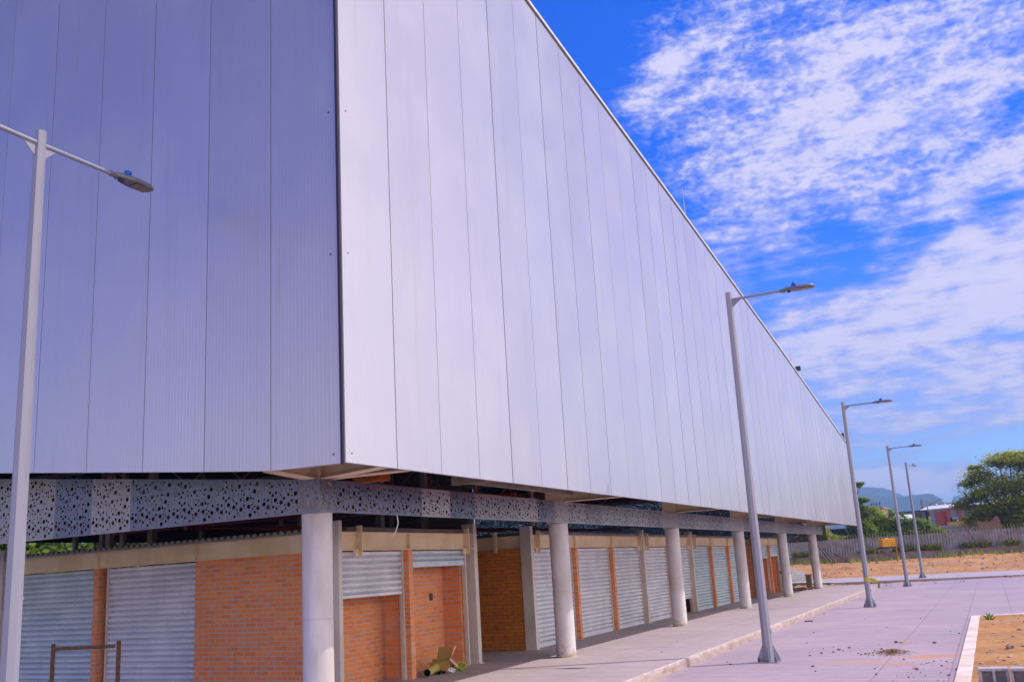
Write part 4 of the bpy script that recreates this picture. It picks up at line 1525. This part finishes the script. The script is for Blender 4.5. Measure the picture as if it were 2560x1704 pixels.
# ================================================================== FAR SIDE
FY = 95.0
fence = empty("palisade_fence", (-10, FY, 0.8), "long grey palisade fence with spiked pickets on a low concrete wall", "fence")
Bf = make_builder(fence)
fz = lambda xx: 0.0 + 0.006 * (xx + 10)
g = MB()
xa = -60
g.hexa([(-60, FY - 0.2, 0.4), (30, FY - 0.2, 0.4), (30, FY + 0.1, 0.4), (-60, FY + 0.1, 0.4), (-60, FY - 0.2, 1.40), (30, FY - 0.2, 1.52), (30, FY + 0.1, 1.52), (-60, FY + 0.1, 1.40)])
g.hexa([(-60, FY - 0.24, 1.402), (30, FY - 0.24, 1.522), (30, FY + 0.14, 1.522), (-60, FY + 0.14, 1.402), (-60, FY - 0.24, 1.5), (30, FY - 0.24, 1.60), (30, FY + 0.14, 1.60), (-60, FY + 0.14, 1.5)])
Bf(g, "base_wall", M_fbase)
g = MB()
gs = MB()
px = -60.0
rf = random.Random(8)
while px < 30:
    zb0 = 1.5 + (px + 60) / 90 * 0.1
    h1 = 2.95 + 0.004 * (px + 10) + rf.uniform(-0.02, 0.02)
    wd = rf.uniform(0.185, 0.205)
    g.box(px, px + wd, FY - 0.05 + rf.uniform(-0.008, 0.008), FY + 0.03, zb0, h1)
    gs.box(px + 0.06, px + 0.115, FY + 0.0305, FY + 0.055, zb0 + 0.2, h1 + 0.36 + rf.uniform(-0.05, 0.05))
    px += 0.245
Bf(g, "picket_panel", M_fence)
Bf(gs, "spike_row", M_spike)
g = MB()
g.tube((-1.85, FY - 0.3, 3.5), (-0.85, FY - 0.35, 1.6), 0.05, 0.05, 8)
tag(g.build("rusty_pipe", M_rust), "rusty pipe leaning diagonally against the palisade fence", "pipe")

# yellow tank on its scaffold
tk = empty("water_tank", (-7.55, 86, 1.9), "yellow caged liquid tank raised on an orange scaffold by the fence", "tank", None, R(28))
g = MB()
g.box(-0.56, 0.56, -0.46, 0.46, 0.10, 0.78)
g.tube((0, 0, 0.78), (0, 0, 0.83), 0.12, n=14)
g.build("tank_body", M_yellow, tk, 0.06)
g = MB()
for zz in (0.14, 0.30, 0.46, 0.62, 0.77):
    g.path([(-0.58, -0.48, zz), (0.58, -0.48, zz), (0.58, 0.48, zz), (-0.58, 0.48, zz), (-0.58, -0.48, zz)], 0.012, 5)
for t in [-0.56 + 0.16 * q for q in range(8)]:
    g.tube((t, -0.48, 0.1), (t, -0.48, 0.78), 0.011, n=5)
for t in [-0.46 + 0.153 * q for q in range(7)]:
    g.tube((0.58, t, 0.1), (0.58, t, 0.78), 0.011, n=5)
g.build("cage", M_scaf, tk)
g = MB()
g.box(-0.6, 0.6, -0.5, -0.36, 0, 0.09)
g.box(-0.6, 0.6, -0.07, 0.07, 0, 0.09)
g.box(-0.6, 0.6, 0.36, 0.5, 0, 0.09)
g.build("pallet", M_dark, tk)
sf = empty("scaffold", (-7.6, 86, 0.8), "orange tube scaffold with a plank deck carrying the yellow tank", "scaffold", None, R(4))
g = MB()
g.box(-1.15, 0.75, -0.45, 0.45, 1.04, 1.095)
g.build("deck", M_wood, sf)
for sx in (-0.95, 0.72):
    g = MB()
    top = 1.04 if sx < 0 else 1.55
    for sy in (-0.47, 0.47):
        g.tube((sx, sy, -0.2), (sx, sy, top), 0.03, n=6)
    for zz in (0.35, 0.75, 1.0):
        g.tube((sx, -0.47, zz), (sx, 0.47, zz), 0.022, n=6)
    g.build("end_frame", M_scaf, sf)
g = MB()
g.tube((-0.5, -0.47, 1.0), (0.70, -0.47, 0.1), 0.022, n=6)
g.tube((-0.95, 0.47, 0.1), (0.70, 0.47, 1.0), 0.022, n=6)
g.build("brace", M_rust, sf)

# gravel heap by the last columns
hp = lump("gravel_heap", M_gravel, (-14.9, 73.5, 0.0), (3.4, 3.0, 1.35), 12, 5, 0.06, 1.0, False)
for v in hp.data.vertices:
    q = min(1.0, math.hypot(v.co.x / 3.6, v.co.y / 3.2))
    v.co.z = 1.75 * (1 - q) ** 1.0 + 0.05 * noise.fractal(v.co * 2.2, 0.9, 2, 4)
tag(hp, "grey gravel heap beyond the last round columns", "gravel heap")
g = MB()
g.box(-15, -9, 63.6, 63.75, -0.1, 0.06)
g.box(-14, -10.5, 64.2, 64.3, -0.05, 0.12)
tag(g.build("formwork_boards", M_wood), "long wooden formwork boards lying along the trench beyond the hall", "boards")
# loose leaning poles by the fence
for k, (a, b_) in enumerate((((-12.2, 88, 0.7), (-13.6, 88.4, 2.9)), ((-11.9, 88, 0.7), (-12.9, 88.2, 2.2)), ((-10.6, 88, 0.75), (-12.2, 88.5, 1.8)))):
    g = MB()
    g.tube(a, b_, 0.05, 0.045, 7)
    tag(g.build("timber_pole", M_bark), ("tallest of the poles leaning beside the last column by the fence", "middle pole leaning beside the last column by the fence", "lowest slanting pole leaning by the fence wall")[k], "pole", "poles leaning by the fence")

# weeds along the wall, one mass
rw = random.Random(31)
pts = []
for _ in range(5200):
    px = rw.uniform(-35, 14)
    d_ = noise.noise(Vector((px * 0.45, 2.0, 0))) + 0.5 * noise.noise(Vector((px * 1.7, 5, 0)))
    if rw.random() < 0.35 + 0.75 * d_:
        py = FY - 0.4 - abs(rw.gauss(0, 2.2))
        pts.append((px, py, bank_h(px, py) - 0.05))
tag(blades("weeds", M_weed, pts, 0.12, 0.62, 0.12, 3), "uneven green weeds growing along the foot of the fence wall", "weeds", None, 'stuff')
pts = []
for cx_ in (-7.3, -6.0, -5.2, -4.6, -1.8, -0.6, 1.6, -9.8, -16):
    for _ in range(110):
        pts.append((cx_ + rw.gauss(0, 0.35), FY - 0.22, 1.5))
tag(blades("fence_weeds", M_weed, pts, 0.15, 0.7, 0.11, 9), "tufts of weeds rooted on top of the fence wall", "weeds", None, 'stuff')
pts = [(rw.uniform(-16, 12), rw.uniform(56, 65), 0) for _ in range(500)]
g = MB()
rr = random.Random(77)
for (px, py, pz) in pts:
    s_ = rr.uniform(0.04, 0.16)
    zz = bank_h(px, py) + 0.02
    p = [Vector((rr.uniform(-1, 1), rr.uniform(-1, 1), rr.uniform(-0.4, 0.8))) * s_ for _ in range(5)]
    g.add([(px + v.x, py + v.y, zz + v.z) for v in p], [(0, 1, 2), (0, 2, 3), (0, 3, 4), (1, 2, 4), (2, 3, 4), (0, 1, 4)])
for _ in range(700):
    px, py = rr.uniform(-16, 14), rr.uniform(76, 92)
    s_ = rr.uniform(0.04, 0.15)
    zz = bank_h(px, py) + 0.02
    p = [Vector((rr.uniform(-1, 1), rr.uniform(-1, 1), rr.uniform(-0.4, 0.8))) * s_ for _ in range(5)]
    g.add([(px + v.x, py + v.y, zz + v.z) for v in p], [(0, 1, 2), (0, 2, 3), (0, 3, 4), (1, 2, 4), (2, 3, 4), (0, 1, 4)])
tag(g.build("bank_rubble", M_stone_l), "loose stones and clods scattered over the dirt bank and trench", "rubble", None, 'stuff')


# ------------------------------------------------------------------ trees
def make_tree(name, label, base_, height, blobs_, leaf, n_leaf, m, seed, cat="tree", trunk_r=0.25, group=None):
    """blobs_: (dx, dy, dz, radius, flatten) foliage masses relative to the base"""
    r_ = random.Random(seed)
    if n_leaf > 20000:
        blobs_ = [(a_, b2, c2, r2 * 1.15, f2) for a_, b2, c2, r2, f2 in blobs_]
    root = empty(name, base_, label, cat, group)
    g = MB()
    fork = Vector((r_.uniform(-.2, .2), 0, height * 0.32))
    g.tube((0, 0, -0.3), fork, trunk_r, trunk_r * 0.72, 9)
    for (bx, by, bz, br, fl) in blobs_:
        e = Vector((bx, by, bz))
        mid = fork.lerp(e, 0.5) + Vector((r_.uniform(-.3, .3), r_.uniform(-.3, .3), 0.12 * height * r_.random()))
        g.tube(fork, mid, trunk_r * 0.42, trunk_r * 0.26, 6)
        g.tube(mid, e, trunk_r * 0.26, trunk_r * 0.08, 6)
        for _ in range(3):
            q = e + Vector((r_.uniform(-1, 1), r_.uniform(-1, 1), r_.uniform(-.3, .8) * fl)) * br * 0.85
            g.tube(mid.lerp(e, 0.6), q, trunk_r * 0.1, trunk_r * 0.03, 5)
    g.build("trunk", M_bark, root)
    vs, fs, at = [], [], []
    tot = sum(b_[3] ** 2 for b_ in blobs_)
    for (bx, by, bz, br, fl) in blobs_:
        # each mass is a set of small sprays
        ns = max(6, int(26 * br * br / max(0.2, leaf * 5)))
        sprays = []
        for _ in range(ns):
            while True:
                d_ = Vector((r_.uniform(-1, 1), r_.uniform(-1, 1), r_.uniform(-1, 1)))
                if 0.2 < d_.length < 1:
                    break
            d_ = d_ * (0.65 + 0.5 * r_.random())
            sprays.append(Vector((bx + d_.x * br, by + d_.y * br, bz + d_.z * br * fl)))
        cnt = int(n_leaf * br * br / tot)
        for _ in range(cnt):
            s0 = r_.choice(sprays)
            sp = br * 0.26
            p = s0 + Vector((r_.gauss(0, sp), r_.gauss(0, sp), r_.gauss(0, sp * 0.55)))
            nrm = Vector((r_.gauss(0, 0.6), r_.gauss(0, 0.6), 1.0)).normalized()
            t1 = nrm.orthogonal().normalized()
            t1 = Matrix.Rotation(r_.uniform(0, 6.28), 3, nrm) @ t1
            t2 = nrm.cross(t1)
            l_ = leaf * r_.uniform(0.6, 1.3)
            o_ = len(vs)
            vs += [p - t1 * l_, p + t2 * l_ * 0.45, p + t1 * l_, p - t2 * l_ * 0.45]
            fs.append((o_, o_ + 1, o_ + 2, o_ + 3))
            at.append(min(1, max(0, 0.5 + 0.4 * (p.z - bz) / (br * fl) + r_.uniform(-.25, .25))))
    me = bpy.data.meshes.new("crown")
    me.from_pydata([tuple(v) for v in vs], [], fs)
    me.materials.append(m)
    atr = me.attributes.new('leaf', 'FLOAT', 'FACE')
    atr.data.foreach_set('value', at)
    o = bpy.data.objects.new("crown", me)
    col.objects.link(o)
    o.parent = root
    return root


rbt = random.Random(44)
big = [(0, 0, 6.2, 1.7, 0.6), (-2.0, -.4, 5.6, 1.2, 0.5), (-3.4, 0.2, 4.8, 0.9, 0.5), (-1.4, 0.6, 7.4, 1.2, 0.5), (-2.6, .2, 6.7, 0.8, 0.45), (0.2, 0, 8.6, 1.2, 0.45), (2.0, 0, 8.4, 1.5, 0.5), (3.8, 0, 8.2, 1.5, 0.5), (1.2, 0, 9.1, 0.6, 0.35), (3.0, 0, 9.1, 0.7, 0.35),
       (-1.4, 0, 4.0, 1.3, 0.6), (-2.8, 0, 3.4, 0.9, 0.5), (0.6, -.8, 4.4, 1.6, 0.6), (2.6, 0, 6.2, 1.8, 0.6), (5.0, 0, 6.8, 1.9, 0.6), (2.8, -.6, 4.4, 1.7, 0.6), (5.2, 0, 4.2, 1.9, 0.6), (1.6, -1, 3.0, 1.4, 0.6), (4.0, -1, 2.8, 1.6, 0.6), (-1.8, 0, 8.2, 0.5, 0.35), (-0.4, -.6, 3.0, 1.0, 0.5)]
make_tree("broadleaf_tree", "big spreading dark green tree rising behind the right end of the fence", (1.6, 101, 0.6), 8.4, big, 0.135, 42000, M_leaf_dark, 5, trunk_r=0.32)
bush1 = [(0, 0, 2.6, 1.2, 0.9), (0.3, 0, 3.9, 0.9, 0.9), (-0.8, 0, 2.0, 1.0, 0.9), (1.0, 0, 2.4, 1.0, 0.9), (0.1, 0, 4.6, 0.45, 0.9), (-0.5, 0, 3.5, .7, .8), (0.8, 0, 3.5, .6, .8), (0, -.5, 1.6, 1.0, .8)]
make_tree("leafy_tree", "bright green bushy tree behind the fence, left of the yellow tank", (-9.5, 99, 0.9), 5.0, bush1, 0.12, 7000, M_leaf_bright, 6, trunk_r=0.12)
bush2 = [(0, 0, 2.2, 1.1, 0.9), (0.9, 0, 2.4, 0.9, 0.9), (0.3, 0, 3.6, 0.7, 0.9), (-0.8, 0, 1.8, 0.9, 0.9), (0.1, 0, 4.3, 0.45, 1.0), (-.4, 0, 3.1, .7, .8), (0.4, -.5, 1.5, 1.0, .8)]
make_tree("leafy_tree", "bright green tree behind the fence, above the yellow tank", (-7.9, 98.5, 0.9), 4.6, bush2, 0.12, 6000, M_leaf_bright, 7, trunk_r=0.12)
bush3 = [(0, 0, 2.2, 1.2, 0.8), (1.1, 0, 1.9, 1.0, 0.8), (-1.1, 0, 2.3, 1.0, 0.8), (0.2, 0, 3.0, 0.7, 0.7), (1.8, 0, 1.6, 0.8, 0.8), (-1.5, 0, 3.3, 0.6, 0.8), (-1.5, 0, 4.0, 0.3, 1.0), (-0.6, 0, 3.2, .6, .7), (0.6, -.5, 1.4, 1.1, .8), (-.8, -.5, 1.5, 1.1, .8)]
make_tree("leafy_tree", "wide mid green bush behind the fence between two lamps", (-5.4, 98, 0.9), 4.0, bush3, 0.12, 8000, M_leaf_mid, 8, trunk_r=0.12)
tl = [(0, 0, 3.6, 1.1, 0.9), (0.3, 0, 4.9, 0.9, 0.9), (0.6, 0, 5.8, 0.5, 0.7), (-0.8, 0, 6.4, 0.8, 0.8), (0.35, 0, 7.2, 0.45, 0.7), (-0.2, 0, 2.2, 1.2, .9), (0.5, 0, 3.0, 0.9, .9)]
make_tree("broadleaf_tree", "dark tree half hidden behind the hall's far edge", (-10.6, 96.8, 0.6), 7.0, tl, 0.14, 9000, M_leaf_mid, 9, trunk_r=0.2)
bl = [(0, 0, 1.8, 1.3, 0.9), (1.6, 0, 1.6, 1.2, 0.9), (-1.6, 0, 1.9, 1.2, 0.9), (0.3, 0, 2.7, 0.9, 0.8)]
make_tree("leafy_tree", "dark green bush behind the fence seen under the hall's end", (-14.6, 98, 0.7), 3.2, bl, 0.14, 6000, M_leaf_dark, 10, trunk_r=0.16)
# trees beyond the open back of the hall
rt = random.Random(12)
lbls = ["green tree seen through the gap under the hall at far left", "round green tree beyond the hall's open back", "tall green tree seen between the hall's inner posts", "pale green tree beyond the hall above the ribbed roof", "broad green tree seen behind the red pipes under the hall"]
for k in range(5):
    bb = [(rt.uniform(-3.5, 3.5), rt.uniform(-3.5, 3.5), rt.uniform(2.5, 8.0), rt.uniform(1.8, 2.6), 0.75) for _ in range(11)]
    make_tree("leafy_tree", lbls[k], (-50 - 1.2 * k + rt.uniform(-2, 2), 32 + k * 6.5, 0.0), 8.0, bb, 0.26, 5500, M_leaf_mid, 30 + k, trunk_r=0.25, group="trees beyond the open back of the hall")

# ------------------------------------------------------------------ buildings beyond
def building(name, label, loc, cat="building"):
    r0 = empty(name, loc, label, cat)
    return r0, make_builder(r0)


# red and grey unit with white roof, at y about 150
rd, Bd = building("warehouse", "red and grey warehouse with a long white roof behind the big tree", (0, 150, 0))
D0 = 150
g = MB()
g.box(-7.1, -6.201, D0, D0 + 12, 0, 6.45)
Bd(g, "grey_wall", M_greywall)
g = MB()
g.box(-2.3, 9.0, D0 + 0.2, D0 + 12, 0, 6.6)
Bd(g, "grey_wall", M_greywall)
g = MB()
g.box(-6.2, -4.9, D0 - 0.2, D0 + 12, 0, 6.55)
g.box(-4.899, -4.45, D0 - 0.5, D0 + 12, 0, 6.75)
g.box(-4.449, -2.301, D0 - 0.05, D0 + 12, 0, 5.0)
g.box(-3.4, -2.9, D0 - 0.6, D0 - 0.051, 0, 6.9)
g.box(-2.3, 4.0, D0 + 0.0, D0 + 0.19, 0, 5.2)
Bd(g, "red_wall", M_redwall)
g = MB()
g.box(-4.44, -3.41, D0 - 0.25, D0 + 1, 5.6, 6.75)
g.box(-2.89, -0.6, D0 - 0.25, D0 - 0.06, 5.5, 6.85)
Bd(g, "grey_panel", M_greywall)
for xx, ww in ((-4.2, 0.5), (-3.3, 0.3), (-2.0, 0.7)):
    g = MB()
    g.box(xx, xx + ww, D0 - 0.12, D0 - 0.052, 4.6, 5.35)
    Bd(g, "window", M_glassdark)
g = MB()
g.box(-4.8, 1.0, D0 - 4.4, D0 - 4.2, 3.6, 4.85)
Bd(g, "yellow_parapet", M_yellowwall)
g = MB()
g.hexa([(-8.1, D0 - 0.8, 6.75), (9, D0 - 0.8, 7.0), (9, D0 + 9, 7.7), (-7.4, D0 + 9, 7.5), (-8.1, D0 - 0.8, 6.88), (9, D0 - 0.8, 7.15), (9, D0 + 9, 7.85), (-7.4, D0 + 9, 7.65)])
Bd(g, "roof", M_whiteroof)
g = MB()
g.box(-6.9, 9, D0 + 9.2, D0 + 9.4, 7.0, 8.0)
Bd(g, "upper_parapet", M_greywall)
g = MB()
g.box(-3.0, -2.3, D0 - 0.95, D0 - 0.85, 6.75, 7.2)
Bd(g, "blue_sign_sheet", M_bluesheet)
for xx in (-6.2, -5.1):
    g = MB()
    n_ = 12
    pr = [(7.45, 0.16), (7.6, 0.17), (7.7, 0.12), (7.74, 0.04)]
    vs = [(xx + r_ * math.cos(2 * math.pi * i / n_), D0 + 6 + r_ * math.sin(2 * math.pi * i / n_), z_) for z_, r_ in pr for i in range(n_)]
    g.add(vs, [(j * n_ + i, j * n_ + (i + 1) % n_, (j + 1) * n_ + (i + 1) % n_, (j + 1) * n_ + i) for j in range(3) for i in range(n_)], 0, True)
    Bd(g, "roof_ventilator", M_whiteroof)
# grey low building left of it
gb, Bg = building("low_building", "low dark grey building with a flat roof left of the red warehouse", (-9, 152, 0))
g = MB()
g.box(-11.2, -7.6, 152, 160, 0, 6.7)
Bg(g, "wall", M_greywall)
g = MB()
g.box(-11.3, -7.5, 151.8, 160.2, 6.701, 6.9)
Bg(g, "roof_edge", M_dark)
g = MB()
g.box(-10.8, -8.2, 151.9, 151.999, 5.7, 6.5)
Bg(g, "window", M_glassdark)
g = MB()
g.hexa([(-11.6, 141, 5.5), (-8.6, 141, 5.5), (-8.6, 144, 6.1), (-11.6, 144, 6.1), (-11.6, 141, 5.6), (-8.6, 141, 5.6), (-8.6, 144, 6.2), (-11.6, 144, 6.2)])
Bg(g, "porch_roof", M_whiteroof)
g = MB()
for xx in (-11.5, -10, -8.8):
    g.box(xx, xx + 0.2, 141.2, 141.4, 0, 5.5)
g.box(-11.5, -8.7, 143.5, 143.7, 0, 5.9)
Bg(g, "porch_frame", M_greywall)
lb_, Bl = building("concrete_house", "brown grey concrete house with rods on its roof behind the left trees", (-13, 130, 0), "house")
g = MB()
g.box(-15.0, -11.4, 130, 138, 0, 6.8)
Bl(g, "wall", M_fbase)
g = MB()
g.box(-15.1, -11.3, 129.8, 138.2, 6.801, 7.0)
Bl(g, "roof_slab", M_fbase)
g = MB()
for xx in (-12.6, -12.3, -12.0, -11.6):
    g.tube((xx, 130.2, 7.0), (xx, 130.2, 7.6), 0.04, n=5)
g.tube((-12.9, 130.2, 7.3), (-11.5, 130.2, 7.35), 0.04, n=5)
Bl(g, "roof_rods", M_dark)
# white lattice wall and old brick wall behind the fence
g = MB()
for zz in (2.3, 2.75, 3.2):
    g.box(-4.0, -0.6, 103, 103.15, zz, zz + 0.12)
for q in range(12):
    g.box(-4.0 + q * 0.3, -3.94 + q * 0.3, 102.97, 103.18, 0.8, 3.5)
g.box(-4.1, -0.5, 103.2, 103.3, 0.6, 3.55)
g.box(-4.2, -0.4, 102.9, 103.35, 3.56, 3.7)
tag(g.build("lattice_wall", M_whiteroof), "white block lattice wall just behind the fence under the red warehouse", "wall")
g = MB()
prof = [(-0.95, 3.8), (-0.6, 3.78), (-0.3, 3.7), (0.3, 3.72), (0.45, 4.0), (0.6, 4.15), (0.8, 4.1), (0.95, 3.8), (0.95, 0.6), (-0.95, 0.6)]
vs = [(0.15 + a, 98.0, b_) for a, b_ in prof] + [(0.15 + a, 98.3, b_) for a, b_ in prof]
n_ = len(prof)
g.add(vs, [tuple(range(n_)), tuple(reversed(range(n_, 2 * n_)))] + [(i, n_ + i, n_ + (i + 1) % n_, (i + 1) % n_) for i in range(n_)])
tag(g.build("ruined_wall", M_oldbrick), "ragged old brick wall standing behind the spikes below the big tree", "wall")
th, Bt = building("tarpaulin_shelter", "dark tarpaulin shelter behind the fence under the hall's far corner", (-12, 99, 0), "shelter")
g = MB()
g.box(-14.0, -10.6, 99.5, 102, 0.6, 4.0)
Bt(g, "tarpaulin_wall", M_tarp)
o = lump("tarpaulin_roof", M_tarp, (0, 0, 0), (1.3, 1.2, 0.45), 60, 3, 0.4, 1.5)
o.parent = th
o.location = Vector((-10.9, 100, 3.8)) - Vector(th.location)
g = MB()
g.box(-10.5, -10.35, 98.9, 99.05, 0.6, 3.9)
g.box(-11.6, -9.6, 98.8, 98.9, 3.1, 3.2)
Bt(g, "timber_frame", M_rust)
# utility pole with transformer, antennas
up_, Bu = building("utility_pole", "grey utility pole with a street light arm and wires before the warehouse", (-6.1, 128, 0), "utility pole")
g = MB()
g.tube((-6.1, 128, 0), (-6.1, 128, 7.15), 0.1, 0.075, 8)
Bu(g, "pole", M_greywall)
g = MB()
g.tube((-6.05, 127.8, 5.35), (-6.05, 127.8, 5.95), 0.17, 0.17, 10)
Bu(g, "transformer", M_dark)
g = MB()
g.path([(-6.1, 128, 6.5), (-5.5, 128, 6.85), (-4.6, 128, 7.2)], 0.03, 5)
g.box(-4.7, -4.3, 127.9, 128.1, 7.17, 7.25)
Bu(g, "light_arm", M_dark)
g = MB()
for za, zb_ in ((6.6, 5.0), (6.2, 4.2), (6.9, 5.6)):
    pts = []
    for q in range(9):
        t = q / 8
        pts.append((-6.1 + t * 7, 128 + t * 4, za + (zb_ - za) * t - 0.5 * math.sin(math.pi * t)))
    g.path(pts, 0.016, 4)
Bu(g, "wires", M_dark)
g = MB()
for xx, ww, zt in ((-8.75, 0.3, 9.0), (-7.9, 0.75, 8.6)):
    for q in range(5):
        g.tube((xx + ww * q / 4, 165, 7.5), (xx + ww * q / 4, 165, zt), 0.025, n=4)
    for zz in (7.9, 8.25, zt - 0.05):
        g.tube((xx, 165, zz), (xx + ww, 165, zz), 0.025, n=4)
    g.box(xx - 0.1, xx + ww + 0.1, 165.05, 165.4, 7.0, 7.8)
g.box(-9.2, -5, 165.41, 170, 0, 7.2)
tag(g.build("rooftop_tanks", M_greywall), "building top with railed lattice frames left of the warehouse roof", "building")

# ------------------------------------------------------------------ haze
mh = bpy.data.materials.new("haze")
mh.use_nodes = True
T = NT(mh.node_tree)
T.n.clear()
pv = T.new('ShaderNodeVolumePrincipled')
pv.inputs['Color'].default_value = (0.36, 0.61, 1.0, 1)
pv.inputs['Density'].default_value = 0.00042
pv.inputs['Anisotropy'].default_value = 0.2
mo = T.new('ShaderNodeOutputMaterial')
T.l.new(pv.outputs[0], mo.inputs['Volume'])
g = MB()
g.box(-1300, 1300, -120, 2780, -3, 160)
tag(g.build("haze", mh), "thin blue haze filling the air out to the mountains", "haze", None, 'stuff')
